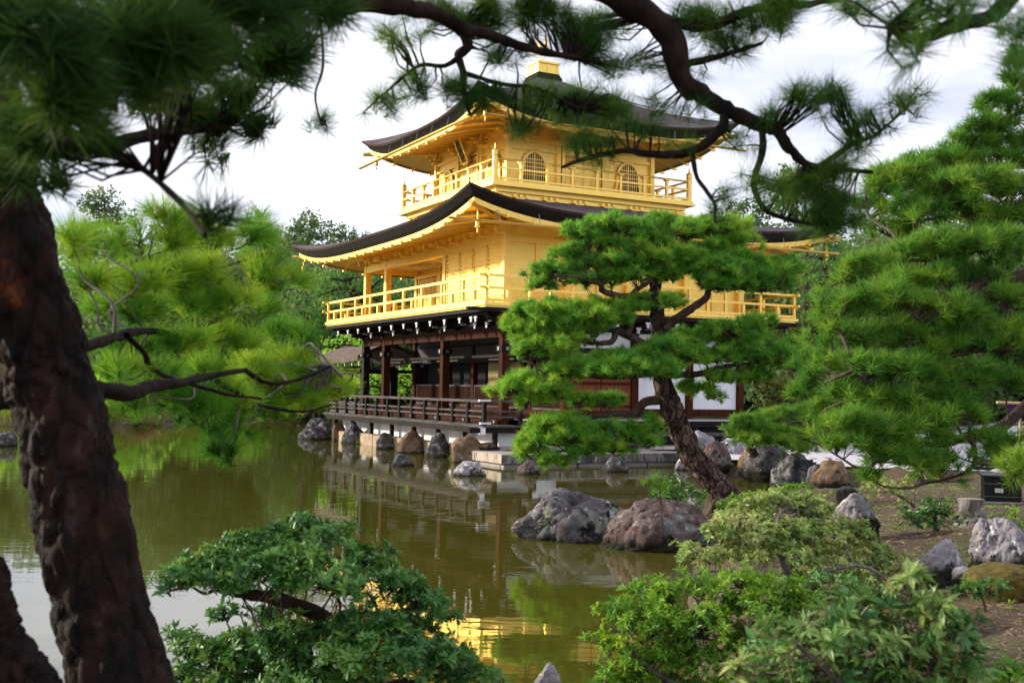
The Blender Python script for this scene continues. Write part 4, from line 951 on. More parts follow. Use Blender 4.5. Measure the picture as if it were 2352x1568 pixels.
# ------------------------------------------------------------------ foliage builders
def unit(a): return a / (np.linalg.norm(a, axis=-1, keepdims=True) + 1e-9)
def scatter(pads, spacing, zflat=1.0, depth=.9, upbias=.9, jit=.35, lowcut=-.45, shell=.45, mult=1.0, vol=1.0, blob=.5):
    """pads (px,py,rx,ry,d[,tint[,mult]]) -> shoot positions, directions, tint, pad centre"""
    Cs = []; Ds = []; Ts = []; Ps = []
    for p in pads:
        px, py, rx, ry, d = p[:5]; tb = p[5] if len(p) > 5 else 0.0; mu = p[6] if len(p) > 6 else 1.0
        c = np.array(at(px, py, d)); ax = pxm(rx, d); az = pxm(ry, d) * zflat; ay = max(ax * depth, az)
        rb = max(min(ax, az * 1.25) * blob, spacing * 1.1); sa = ax * ay + ax * az + ay * az
        nb = max(2, int(1.15 * sa / rb ** 2)); u = unit(rng.normal(size=(nb * 2, 3))); u = u[u[:, 2] > lowcut][:nb]
        wob = 1 + .25 * np.sin(u[:, :1] * 5 + px) * np.cos(u[:, 1:2] * 4 + py)
        bc = u * rng.uniform(size=(len(u), 1)) ** shell * wob * np.array([ax, ay, az]) * .92
        per = max(2, int(mult * mu * vol * 3.0 * rb ** 2 / spacing ** 2))
        nb = len(bc); v = unit(rng.normal(size=(nb, per, 3)) + np.array([0, 0, .55]))
        rr = rb * rng.uniform(.75, 1.2, (nb, 1, 1)) * rng.uniform(size=(nb, per, 1)) ** .35
        q = (bc[:, None] + v * rr * np.array([1, 1, .75])).reshape(-1, 3); vf = v.reshape(-1, 3); uu = np.repeat(u, per, 0)
        Cs.append(c + q)
        Ds.append(unit(np.array([0, 0, upbias]) + vf * .75 + uu * np.array([.5, .5, .25]) + rng.normal(size=q.shape) * jit))
        Ts.append(np.clip(np.repeat(rng.uniform(0, .75, nb), per) + rng.uniform(-.15, .25, len(q)) + tb, -1, 2)); Ps.append(c + np.repeat(bc, per, 0))
    return np.concatenate(Cs), np.concatenate(Ds), np.concatenate(Ts), np.concatenate(Ps)
def needles(C, D, T, K, L, wd, spread=.85, shoot=.5):
    """K needles about every shoot: one thin triangle each"""
    n = len(C)
    s = rng.uniform(0, 1, (n, K, 1)); Dk = D[:, None, :]
    perp = rng.normal(size=(n, K, 3)); perp -= (perp * Dk).sum(-1, keepdims=True) * Dk; perp = unit(perp)
    nd = unit(Dk * rng.uniform(.15, 1.1, (n, K, 1)) + perp * spread)
    nd[..., 2] -= .10 * rng.uniform(size=(n, K)); nd = unit(nd)
    ln = L * rng.uniform(.7, 1.15, (n, K, 1))
    B = C[:, None, :] - Dk * s * L * shoot
    side = unit(np.cross(nd, rng.normal(size=(n, K, 3))))
    V = np.stack([B - side * wd / 2, B + side * wd / 2, B + nd * ln], 2).reshape(-1, 3)
    F = np.arange(len(V)).reshape(-1, 3)
    return V, F, np.repeat(T, K * 3)
def whorls(C, D, T, K, L, wr=.36, droop=.25, open_=.9):
    """K folded leaves about every shoot tip: two triangles each"""
    n = len(C); Dk = D[:, None, :]
    perp = rng.normal(size=(n, K, 3)); perp -= (perp * Dk).sum(-1, keepdims=True) * Dk; perp = unit(perp)
    nd = unit(Dk * rng.uniform(.05, .9, (n, K, 1)) + perp * open_); nd[..., 2] -= droop * rng.uniform(size=(n, K)); nd = unit(nd)
    ln = L * rng.uniform(.45, 1.2, (n, K, 1)) * rng.uniform(.7, 1.2, (n, 1, 1)); side = unit(np.cross(nd, Dk + .25 * rng.normal(size=(n, K, 3)))); nor = np.cross(side, nd)
    B = C[:, None, :] - Dk * L * .3 * rng.uniform(size=(n, K, 1))
    mid = B + nd * ln * .55; w = ln * wr / 2
    V = np.stack([B, mid - side * w + nor * w * .35, B + nd * ln - nor * ln * .10, mid + side * w + nor * w * .35], 2).reshape(-1, 3)
    b = np.arange(len(V) // 4)[:, None] * 4
    return V, np.concatenate([b + np.array([0, 1, 2]), b + np.array([0, 2, 3])]), np.repeat(T, K * 4)
def clumps(C, T, size, K=3, flat=.0):
    """loose leaf sprays for far crowns: K ragged triangles about every point"""
    n = len(C); P = C[:, None, :] + rng.normal(size=(n, K, 3)) * size * .55
    a = unit(rng.normal(size=(n, K, 3)) * np.array([1, 1, 1 - flat])); b = unit(np.cross(a, rng.normal(size=(n, K, 3))))
    s = size * rng.uniform(.5, 1.1, (n, K, 1))
    V = np.stack([P - a * s * .6, P + b * s * .45, P + a * s * .6, P - b * s * .3 + a * s * .1], 2).reshape(-1, 3)
    q = np.arange(len(V) // 4)[:, None] * 4
    return V, np.concatenate([q + np.array([0, 1, 2]), q + np.array([0, 2, 3])]), np.repeat(T, K * 4)
def poly3(pts, d, r):
    """pixel path -> (x,y,z,r) rows; d and r are numbers or lists"""
    n = len(pts); dd = np.interp(np.arange(n), np.linspace(0, n - 1, len(d)), d) if hasattr(d, '__len__') else [d] * n
    rr = np.interp(np.arange(n), np.linspace(0, n - 1, len(r)), r) if hasattr(r, '__len__') else [r] * n
    return [(*at(x, y, dd[i]), rr[i]) for i, (x, y) in enumerate(pts)]
def near_pts(C, paths):
    """closest skeleton point for every shoot"""
    S = np.concatenate([smooth_path(p, 5)[:, :3] for p in paths])
    out = np.empty_like(C)
    for i in range(0, len(C), 2000):
        d = ((C[i:i + 2000, None] - S[None]) ** 2).sum(-1); out[i:i + 2000] = S[d.argmin(1)]
    return out
def pad_limbs(pads, paths, r0, r1, seed=0):
    """a crooked limb from the skeleton to every pad"""
    out = []
    c = np.array([np.array(at(*p[:2], p[4])) - np.array([0, 0, pxm(p[3], p[4]) * .45]) for p in pads]); s = near_pts(c, paths)
    rr = np.random.default_rng(seed)
    for a, b in zip(s, c):
        L = np.linalg.norm(b - a)
        if L < .05: continue
        m1 = a + (b - a) * .35 + rr.normal(size=3) * L * .10; m2 = a + (b - a) * .7 + rr.normal(size=3) * L * .09
        k = min(1.0, .35 + L * .5)
        out.append([(*a, r0 * k), (*m1, (r0 * .65 + r1 * .35) * k), (*m2, (r0 * .35 + r1 * .65) * k), (*b, r1)])
    return out
def trunk_relief(path, n=72, sub=14, seed=2, amp=1.0, sc_=1.0):
    q = smooth_path(path, sub); V, F = limb_mesh([path], n=n, rough=.0, seed=seed, sub=sub)
    m = len(q); V = V.reshape(m, n, 3); ctr = q[:, None, :3]; nrm = unit(V - ctr)
    for i in range(m):
        for k in range(n):
            p = Vector(V[i, k]); a = k / n * 2 * math.pi
            s = Vector((math.cos(a) * 2.2, math.sin(a) * 2.2, i / sub * 2.0)) + Vector((seed, 0, 0))
            dd = mnoise.voronoi(Vector((s.x * 1.3, s.y * 1.3, s.z * .95)) * sc_)[0]; crack = min(1.0, (dd[1] - dd[0]) * 2.6)
            h = .017 * crack - .010 + .016 * mnoise.fractal(s * .7, 1, 2, 3) + .006 * mnoise.noise(s * 6)
            V[i, k] += nrm[i, k] * h * amp
    return V.reshape(-1, 3), F
def pine(name, label, trunk, limbs, pads, nm, bark, K, L, wd, spacing, twig_r, group=None, cat='pine tree', crown='crown', mult=1.0, trunk_n=16, rough=.12, padr=(.05, .02), spread=.85, twigs=.85, depth=.8, vol=1.0, sub=5, upb=.9, shell=.45, twigmat=None, relief=None, blob=.5):
    base = trunk[0]; root = thing(name, label, cat, base[:3], 0, group)
    V, F = trunk_relief(trunk, n=trunk_n * 2, sub=10, seed=4, amp=relief[0], sc_=relief[1]) if relief else limb_mesh([trunk], n=trunk_n, rough=rough, seed=len(pads), sub=sub * 2); npmesh('trunk', V, F, BARKT if relief else bark, root, smooth=True)
    pl = pad_limbs(pads, [trunk] + limbs, *padr, seed=len(pads))
    if limbs:
        for q_ in limbs:
            V, F = limb_mesh([q_], n=9, rough=rough, seed=3); npmesh('limb', V, F, bark, root, smooth=True)
    C, D, T, P = scatter(pads, spacing, depth=depth, mult=mult, vol=vol, upbias=upb, shell=shell, blob=blob)
    if pl:
        V, F = limb_mesh(pl, n=6, rough=rough, seed=5, sub=3)
        k = rng.uniform(size=len(C)) < twigs
        S = near_pts(C[k] - D[k] * L * .6, pl); E = C[k] - D[k] * L * .1
        V2, F2 = twig_mesh(S, E, twig_r * 1.3, twig_r * .6); npmesh('branches', np.concatenate([V, V2]), [F, F2 + len(V)], twigmat or TWIG, root)
    V, F, t = needles(C, D, T, K, L, wd, spread); npmesh(crown, V, F, nm, root, tint=t)
    return root

# ------------------------------------------------------------------ the leaning pine in the middle
def c7(x, y): return (1062.3 + .4029 * x, 459.4 + .4029 * y)
def c7p(rows, d0=19.0):
    return [(*c7(r[0], r[1]), r[2] * .46, r[3] * .46, d0 + (r[4] if len(r) > 4 else 0), (r[5] if len(r) > 5 else 0)) for r in rows]
tr = poly3([(1720, 1195), (1672, 1150), (1634, 1099), (1589, 1046), (1563, 993), (1545, 941), (1524, 888), (1516, 835), (1512, 783), (1511, 730), (1505, 667), (1512, 620), (1530, 575), (1545, 540)], 19.0, [.27, .235, .21, .195, .185, .175, .16, .14, .12, .11, .10, .08, .06, .035])
lm = [poly3([c7(1130, 1140), c7(1040, 1150), c7(975, 1215), c7(880, 1215), c7(740, 1235), c7(640, 1305)], [19, 18.7, 18.5], [.085, .075, .06, .045, .025]),
      poly3([c7(985, 1210), c7(1075, 1245), c7(1060, 1275), c7(930, 1292), c7(830, 1290), c7(730, 1370), c7(640, 1420)], [18.8, 18.4], [.05, .04, .022]),
      poly3([c7(930, 1292), c7(850, 1300), c7(900, 1390), c7(1050, 1400)], [18.5, 18.2], [.035, .018]),
      poly3([c7(1100, 835), c7(1040, 825), c7(940, 770), c7(880, 750), c7(850, 805), c7(760, 815), c7(650, 800)], [19, 18.7], [.075, .07, .05, .03]),
      poly3([c7(940, 770), c7(965, 720), c7(960, 690), c7(900, 660)], 18.8, [.05, .025]),
      poly3([c7(1098, 570), c7(1000, 548), c7(900, 550), c7(800, 515), c7(785, 480), c7(700, 450)], [19, 18.7], [.065, .06, .05, .03]),
      poly3([c7(960, 548), c7(985, 515), c7(1045, 480), c7(1100, 440)], 18.9, [.045, .03]),
      poly3([c7(1140, 730), c7(1200, 690), c7(1300, 620), c7(1385, 560), c7(1420, 500), c7(1560, 500), c7(1680, 520)], [19, 19.2], [.085, .075, .06, .04, .02]),
      poly3([c7(1140, 1000), c7(1250, 995), c7(1350, 990), c7(1480, 950), c7(1640, 930)], [19, 18.9], [.065, .05, .025]),
      poly3([c7(1110, 980), c7(1000, 1000), c7(800, 1010), c7(600, 1000), c7(420, 1070)], [19, 18.6], [.06, .04, .02])]
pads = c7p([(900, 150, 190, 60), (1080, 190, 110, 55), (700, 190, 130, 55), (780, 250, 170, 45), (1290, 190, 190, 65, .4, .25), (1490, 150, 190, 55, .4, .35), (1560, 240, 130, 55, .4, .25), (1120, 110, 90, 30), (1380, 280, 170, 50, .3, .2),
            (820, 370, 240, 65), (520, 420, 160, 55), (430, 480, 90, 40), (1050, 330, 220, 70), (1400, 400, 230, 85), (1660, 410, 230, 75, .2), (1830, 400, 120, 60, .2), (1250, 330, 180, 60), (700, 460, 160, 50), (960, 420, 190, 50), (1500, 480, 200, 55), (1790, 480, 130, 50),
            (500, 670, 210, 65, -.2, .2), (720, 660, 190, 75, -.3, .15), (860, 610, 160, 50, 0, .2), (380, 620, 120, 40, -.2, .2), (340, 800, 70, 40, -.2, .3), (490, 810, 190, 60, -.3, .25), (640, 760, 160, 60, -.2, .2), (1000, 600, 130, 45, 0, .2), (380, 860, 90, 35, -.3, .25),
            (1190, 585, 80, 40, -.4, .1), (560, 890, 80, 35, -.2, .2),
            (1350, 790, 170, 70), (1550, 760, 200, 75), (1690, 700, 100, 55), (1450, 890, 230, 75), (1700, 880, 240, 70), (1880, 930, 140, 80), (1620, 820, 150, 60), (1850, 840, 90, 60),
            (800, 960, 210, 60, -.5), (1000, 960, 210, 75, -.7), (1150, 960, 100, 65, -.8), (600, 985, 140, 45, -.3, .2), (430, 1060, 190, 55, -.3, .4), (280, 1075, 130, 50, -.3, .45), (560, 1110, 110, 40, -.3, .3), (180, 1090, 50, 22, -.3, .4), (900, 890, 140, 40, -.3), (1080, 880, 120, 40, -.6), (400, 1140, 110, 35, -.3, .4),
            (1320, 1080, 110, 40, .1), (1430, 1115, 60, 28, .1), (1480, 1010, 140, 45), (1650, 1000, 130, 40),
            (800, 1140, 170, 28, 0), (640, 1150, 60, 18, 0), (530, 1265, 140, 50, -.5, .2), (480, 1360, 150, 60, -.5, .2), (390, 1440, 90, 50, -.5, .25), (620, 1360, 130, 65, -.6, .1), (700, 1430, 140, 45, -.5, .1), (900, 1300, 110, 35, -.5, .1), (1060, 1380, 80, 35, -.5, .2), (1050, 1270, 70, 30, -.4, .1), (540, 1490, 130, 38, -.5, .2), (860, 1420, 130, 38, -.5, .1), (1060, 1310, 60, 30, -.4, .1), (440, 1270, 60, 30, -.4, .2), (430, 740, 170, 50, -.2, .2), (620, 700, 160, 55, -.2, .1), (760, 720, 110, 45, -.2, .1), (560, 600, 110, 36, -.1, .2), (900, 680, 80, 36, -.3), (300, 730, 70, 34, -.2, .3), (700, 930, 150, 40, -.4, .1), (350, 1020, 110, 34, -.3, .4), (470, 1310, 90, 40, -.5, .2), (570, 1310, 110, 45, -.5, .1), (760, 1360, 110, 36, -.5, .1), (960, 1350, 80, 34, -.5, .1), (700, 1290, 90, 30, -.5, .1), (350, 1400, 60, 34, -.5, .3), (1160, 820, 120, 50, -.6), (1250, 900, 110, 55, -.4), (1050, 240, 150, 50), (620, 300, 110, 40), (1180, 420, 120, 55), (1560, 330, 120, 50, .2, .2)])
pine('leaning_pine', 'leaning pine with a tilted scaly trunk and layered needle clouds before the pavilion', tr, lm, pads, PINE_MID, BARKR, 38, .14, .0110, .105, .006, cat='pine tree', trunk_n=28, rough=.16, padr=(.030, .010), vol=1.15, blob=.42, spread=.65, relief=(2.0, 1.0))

# ------------------------------------------------------------------ the big pine at the right
def D(rows, d0, tb=0.0): return [(r[0], r[1], r[2], r[3], d0 + (r[4] if len(r) > 4 else 0), (r[5] if len(r) > 5 else tb)) for r in rows]
tr = poly3([(2480, 1300), (2470, 1100), (2500, 850), (2470, 600), (2430, 400), (2400, 200), (2380, 60)], 11.6, [.24, .22, .20, .17, .13, .09, .05])
lm = [poly3([(2475, 820), (2420, 880), (2352, 935), (2290, 985), (2225, 1000), (2160, 1020), (2100, 1015)], [11.6, 10.6, 10.2], [.07, .055, .05, .045, .02]),
      poly3([(2225, 1000), (2240, 1040), (2225, 1080), (2170, 1100), (2120, 1110)], 10.2, [.022, .010]),
      poly3([(2490, 560), (2400, 610), (2340, 635), (2270, 640), (2200, 690), (2120, 740)], [11.6, 11, 10.6], [.09, .06, .05, .02]),
      poly3([(2470, 500), (2360, 500), (2300, 510), (2260, 560), (2200, 590), (2080, 600)], [11.6, 11.3, 11], [.06, .045, .03, .02]),
      poly3([(2430, 380), (2330, 380), (2270, 380), (2200, 370), (2150, 360)], [11.8, 11.8], [.05, .03, .015]),
      poly3([(2290, 280), (2260, 262), (2252, 238)], 11.9, [.014, .008]),
      poly3([(2490, 760), (2360, 790), (2250, 800), (2100, 830), (1960, 850)], [11.6, 10.8, 10.4], [.08, .05, .02])]
pads = D([(2325, 190, 36, 34), (2330, 250, 50, 42), (2300, 300, 70, 34), (2220, 330, 60, 30), (2180, 345, 36, 22), (2270, 370, 100, 34), (2330, 340, 50, 44), (2335, 150, 30, 36), (2280, 235, 44, 32), (2240, 285, 50, 30), (2150, 385, 80, 32), (2070, 400, 60, 28), (2200, 400, 90, 36)], 11.9) + \
       D([(2090, 400, 70, 28, .2), (2040, 430, 80, 36, .2), (2160, 430, 110, 44), (2290, 430, 100, 44), (2230, 490, 120, 44), (2110, 490, 100, 40), (2330, 500, 50, 50), (1990, 470, 50, 24, .2), (2040, 530, 60, 30, .3)], 11.4) + \
       D([(2130, 580, 100, 38), (2010, 610, 76, 34, .2, .1), (1960, 640, 46, 24, .3, .1), (2260, 560, 100, 42), (2320, 590, 50, 50), (2200, 640, 110, 38), (2080, 640, 90, 34)], 11.0) + \
       D([(2000, 690, 76, 34), (1940, 720, 56, 28, .1, .1), (2090, 700, 90, 38), (2200, 720, 110, 42), (2310, 690, 70, 44), (1960, 780, 76, 38, 0, .1), (2070, 770, 100, 42), (2180, 790, 110, 44), (2300, 790, 80, 60), (1900, 770, 40, 24, .1, .1)], 10.7) + \
       D([(1980, 840, 86, 40), (1900, 830, 40, 26, .2), (2100, 850, 110, 42), (2220, 870, 100, 42), (2320, 880, 50, 40), (1960, 900, 70, 32), (2060, 920, 100, 34), (2170, 920, 100, 34)], 10.5) + \
       D([(1960, 975, 80, 34, 0, .1), (1905, 1020, 44, 30, 0, .2), (2060, 985, 90, 34), (2020, 1050, 66, 32, 0, .2), (2100, 1050, 80, 32), (2160, 1075, 60, 26), (2000, 1090, 40, 20, 0, .2), (2230, 950, 60, 26), (2310, 1030, 60, 44), (2330, 1090, 30, 36, -.6, .3), (2130, 970, 70, 30), (2270, 1060, 36, 26), (1890, 880, 50, 34, .8), (1850, 905, 46, 28, 1.2), (1850, 840, 44, 28, 1.4), (1890, 700, 36, 22, .6), (1900, 940, 50, 28, .8), (1990, 1010, 66, 26), (2060, 1030, 56, 22), (2150, 1010, 46, 18), (2250, 1000, 40, 14), (2335, 1060, 26, 44, -.5, .2), (2200, 1040, 40, 18)], 10.2)
pine('right_bank_pine', 'tall bushy pine filling the right edge with a bare curved lower bough', tr, lm, pads, PINE_RIGHT, BARK, 48, .155, .0078, .100, .006, trunk_n=18, padr=(.028, .010), vol=1.0, depth=.75, spread=.62)
# low round pine by the channel
tr = poly3([(1735, 1048), (1728, 1036), (1722, 1022), (1745, 1005), (1780, 990)], 25.5, [.10, .09, .07, .06, .04])
pads = D([(1712, 968, 46, 16, -.3, .1), (1700, 990, 44, 18, -.3, .1), (1750, 962, 50, 16, .3), (1760, 985, 56, 20, -.2, .1), (1730, 1010, 50, 18, -.4, .1), (1790, 1010, 56, 18, -.3), (1810, 975, 60, 22, .4), (1840, 1000, 54, 22), (1860, 970, 50, 22, .5), (1880, 1010, 40, 22), (1790, 950, 50, 12, .6), (1840, 1030, 50, 14), (1920, 975, 50, 24), (1930, 1010, 44, 22), (1820, 950, 60, 18, .8), (1880, 940, 50, 18, .8), (1760, 1010, 60, 18, -.5, .1)], 25.5)
pine('low_round_pine', 'low round pine on the rocks at the end of the channel', tr, [], pads, PINE_RIGHT, BARK, 34, .15, .009, .16, .008, padr=(.03, .012), vol=2.0)

# ------------------------------------------------------------------ the near pine with the leaning trunk at the left: sunlit lower boughs and shaded overhead boughs
fpn = thing('near_pine', 'dark leaning pine trunk at the left with sunlit lower boughs and dark boughs overhead', 'pine tree', at(300, 1750, 4.0))
TRUNK = poly3([(330, 1850), (278, 1568), (232, 1400), (198, 1230), (170, 1100), (146, 980), (110, 860), (74, 740), (37, 610), (3, 480), (-28, 370), (-40, 200), (-10, 0), (30, -250), (60, -500)], [4.0, 4.05, 4.1, 4.1, 4.1, 4.1, 4.1, 4.05, 4.0, 4.0, 3.95, 3.9, 3.9, 3.9, 3.9], [0.180, 0.169, 0.163, 0.162, 0.160, 0.152, 0.150, 0.148, 0.146, 0.141, 0.137, 0.127, 0.118, 0.100, 0.073])
NBARK = mat('near_pine_bark', (.004, .002, .0014), (.030, .0105, .0055), scale=7, rough=.8, bump=1.0, bscale=26, stretch=(1, 1, .55), extra=[((.050, .033, .034), 7, .61, .06), ((.13, .036, .007), 3.6, .645, .05)], spec=.22, detail=8)
NBARK = plates(NBARK, 9.0, (1, 1, .38), .42, .10)
V, F = trunk_relief(TRUNK); npmesh('trunk', V, F, NBARK, fpn, smooth=True)
SIDE = poly3([(120, 1760), (70, 1620), (20, 1520), (-20, 1450), (-28, 1380), (-60, 1310), (-130, 1220)], [3.55, 3.5], [.105, .10, .095, .085, .08, .075, .07])
V, F = trunk_relief(SIDE, n=48, sub=12, seed=9); npmesh('side_trunk', V, F, NBARK, fpn, smooth=True)
STUB = poly3([(110, 860), (60, 890), (10, 905), (-50, 930), (-120, 960)], [4.1, 4.2], [.07, .06, .055, .045, .04])
LOW = [poly3([(190, 900), (238, 893), (300, 905), (346, 887), (415, 879), (480, 864), (560, 850)], [4.25, 4.6, 5.4, 6.4], [.034, .029, .026, .019, .012]),
       poly3([(150, 810), (204, 792), (246, 780), (292, 768), (348, 760), (406, 767), (463, 748), (540, 720)], [4.2, 5, 6.2, 7], [.028, .021, .017, .010]),
       poly3([(292, 768), (330, 810), (346, 843), (395, 870), (450, 885), (520, 905), (600, 915)], [5.2, 6.3], [.014, .011, .006]),
       poly3([(250, 640), (310, 600), (345, 590), (380, 612), (420, 630), (520, 610), (620, 580)], [6.2, 6.6, 7.5], [.012, .012, .007]),
       poly3([(560, 850), (620, 880), (690, 870), (760, 840)], [6.6, 7.4], [.016, .008]),
       poly3([(480, 864), (540, 900), (600, 930), (690, 945), (760, 930)], [6.4, 7.2], [.014, .006]), STUB]
for q_ in LOW:
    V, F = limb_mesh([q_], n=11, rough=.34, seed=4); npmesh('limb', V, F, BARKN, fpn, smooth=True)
def dd(x): return 5.2 + max(0, (x - 180)) / 560 * 2.8
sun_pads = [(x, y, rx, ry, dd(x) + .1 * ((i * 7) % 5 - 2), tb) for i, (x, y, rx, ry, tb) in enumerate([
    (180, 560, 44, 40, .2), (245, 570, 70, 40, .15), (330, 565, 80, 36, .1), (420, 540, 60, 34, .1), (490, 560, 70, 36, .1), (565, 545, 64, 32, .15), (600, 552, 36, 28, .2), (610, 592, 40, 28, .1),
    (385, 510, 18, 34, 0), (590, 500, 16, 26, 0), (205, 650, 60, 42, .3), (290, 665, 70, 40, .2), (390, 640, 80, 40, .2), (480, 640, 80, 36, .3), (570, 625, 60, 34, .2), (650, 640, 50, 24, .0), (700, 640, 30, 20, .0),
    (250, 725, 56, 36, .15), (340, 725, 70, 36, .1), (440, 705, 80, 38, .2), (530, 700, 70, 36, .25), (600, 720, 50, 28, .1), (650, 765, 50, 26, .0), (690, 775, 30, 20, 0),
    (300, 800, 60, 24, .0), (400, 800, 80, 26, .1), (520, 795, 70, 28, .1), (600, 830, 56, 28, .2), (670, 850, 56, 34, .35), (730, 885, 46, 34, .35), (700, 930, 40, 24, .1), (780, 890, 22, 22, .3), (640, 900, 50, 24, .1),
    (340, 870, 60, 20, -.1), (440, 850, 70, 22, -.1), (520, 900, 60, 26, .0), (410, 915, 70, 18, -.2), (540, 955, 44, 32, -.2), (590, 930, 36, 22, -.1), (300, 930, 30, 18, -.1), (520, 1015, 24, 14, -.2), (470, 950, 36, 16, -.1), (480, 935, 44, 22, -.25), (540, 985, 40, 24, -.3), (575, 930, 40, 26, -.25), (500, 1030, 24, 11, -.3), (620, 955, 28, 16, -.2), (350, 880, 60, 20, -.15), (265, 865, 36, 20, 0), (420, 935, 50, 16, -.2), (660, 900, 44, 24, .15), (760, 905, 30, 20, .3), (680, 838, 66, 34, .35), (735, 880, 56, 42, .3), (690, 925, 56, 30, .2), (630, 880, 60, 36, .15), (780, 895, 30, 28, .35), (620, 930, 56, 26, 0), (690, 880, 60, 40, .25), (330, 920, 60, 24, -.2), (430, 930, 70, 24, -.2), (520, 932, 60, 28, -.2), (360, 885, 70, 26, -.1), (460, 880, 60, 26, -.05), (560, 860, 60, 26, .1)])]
C, Dr, T, P = scatter(sun_pads, .098, depth=.8, vol=1.0, blob=.5, jit=.3)
pl = pad_limbs(sun_pads, LOW, .016, .006, 3); V, F = limb_mesh(pl, n=6, rough=.15, seed=5, sub=3)
k = rng.uniform(size=len(C)) < .7; S = near_pts(C[k], pl); Va, Fa = twig_mesh(S, C[k] - Dr[k] * .02, .005, .0035)
npmesh('branches', np.concatenate([V, Va]), [F, Fa + len(V)], TWIGG, fpn)
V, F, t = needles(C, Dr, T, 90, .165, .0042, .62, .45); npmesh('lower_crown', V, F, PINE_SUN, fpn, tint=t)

# overhead boughs
OVER = [poly3([(-10, 60), (120, -60), (330, -60), (560, -25), (770, 0), (907, 12), (962, 23), (1013, 35), (1060, 66), (1119, 78), (1177, 101), (1255, 121), (1330, 135)], [3.9, 4.2, 4.6, 4.9], [.075, .062, .050, .038, .031, .026, .020, .012]),
        poly3([(560, -25), (800, -110), (1100, -120), (1330, -60), (1431, 0), (1501, 43), (1540, 90), (1552, 137), (1560, 168), (1587, 203), (1613, 215), (1665, 252), (1749, 288), (1785, 303), (1814, 343), (1858, 380), (1924, 388), (2004, 396)], [4.6, 4.9, 5.0, 5.0], [.075, .068, .060, .055, .050, .045, .034, .026, .016, .008]),
        poly3([(1665, 252), (1660, 292), (1621, 329), (1566, 354), (1493, 354), (1430, 347), (1337, 367), (1290, 385)], [5.0, 4.9], [.024, .020, .015, .007]),
        poly3([(1749, 290), (1752, 347), (1734, 402), (1734, 435), (1763, 486), (1843, 511), (1900, 515)], [5, 5.1], [.018, .014, .006]),
        poly3([(1590, 352), (1602, 409), (1639, 464), (1642, 511)], 5.0, [.012, .006]),
        poly3([(1056, 66), (1075, 105), (1054, 129), (1064, 168), (1064, 203), (1080, 266)], 4.9, [.024, .02, .008]),
        poly3([(1054, 133), (1021, 152), (962, 152), (900, 200), (836, 258)], [4.9, 4.8], [.014, .008, .004]),
        poly3([(1064, 168), (1158, 195), (1232, 203), (1330, 250)], 4.9, [.012, .006]),
        poly3([(735, 20), (742, 150), (724, 220), (738, 285)], 4.6, [.006, .005, .003]),
        poly3([(1501, 43), (1620, 60), (1740, 20), (1860, 10), (2000, -20)], [5, 4.8], [.03, .02, .010]),
        poly3([(1560, 150), (1650, 130), (1750, 100)], 5.0, [.018, .008]),
        poly3([(1880, 385), (1960, 330), (2010, 310), (2080, 250)], [5.0, 4.9], [.014, .008, .005]),
        poly3([(2400, -120), (2300, 20), (2200, 60), (2100, 90), (2040, 60)], [3.4, 3.2], [.03, .02, .008]),
        poly3([(130, 330), (140, 150), (150, -60), (180, -250)], 2.6, [.018, .022, .026, .03]),
        poly3([(0, 330), (120, 345), (240, 345), (300, 320), (420, 300), (520, 290)], [3.6, 3.9, 4.1], [.034, .026, .014]),
        poly3([(240, 345), (330, 390), (420, 470), (470, 540)], [3.4, 2.6], [.012, .006]),
        ]
for q_ in OVER:
    V, F = limb_mesh([q_], n=9, rough=.22, seed=8); npmesh('overhead_bough', V, F, BARKN, fpn, smooth=True)
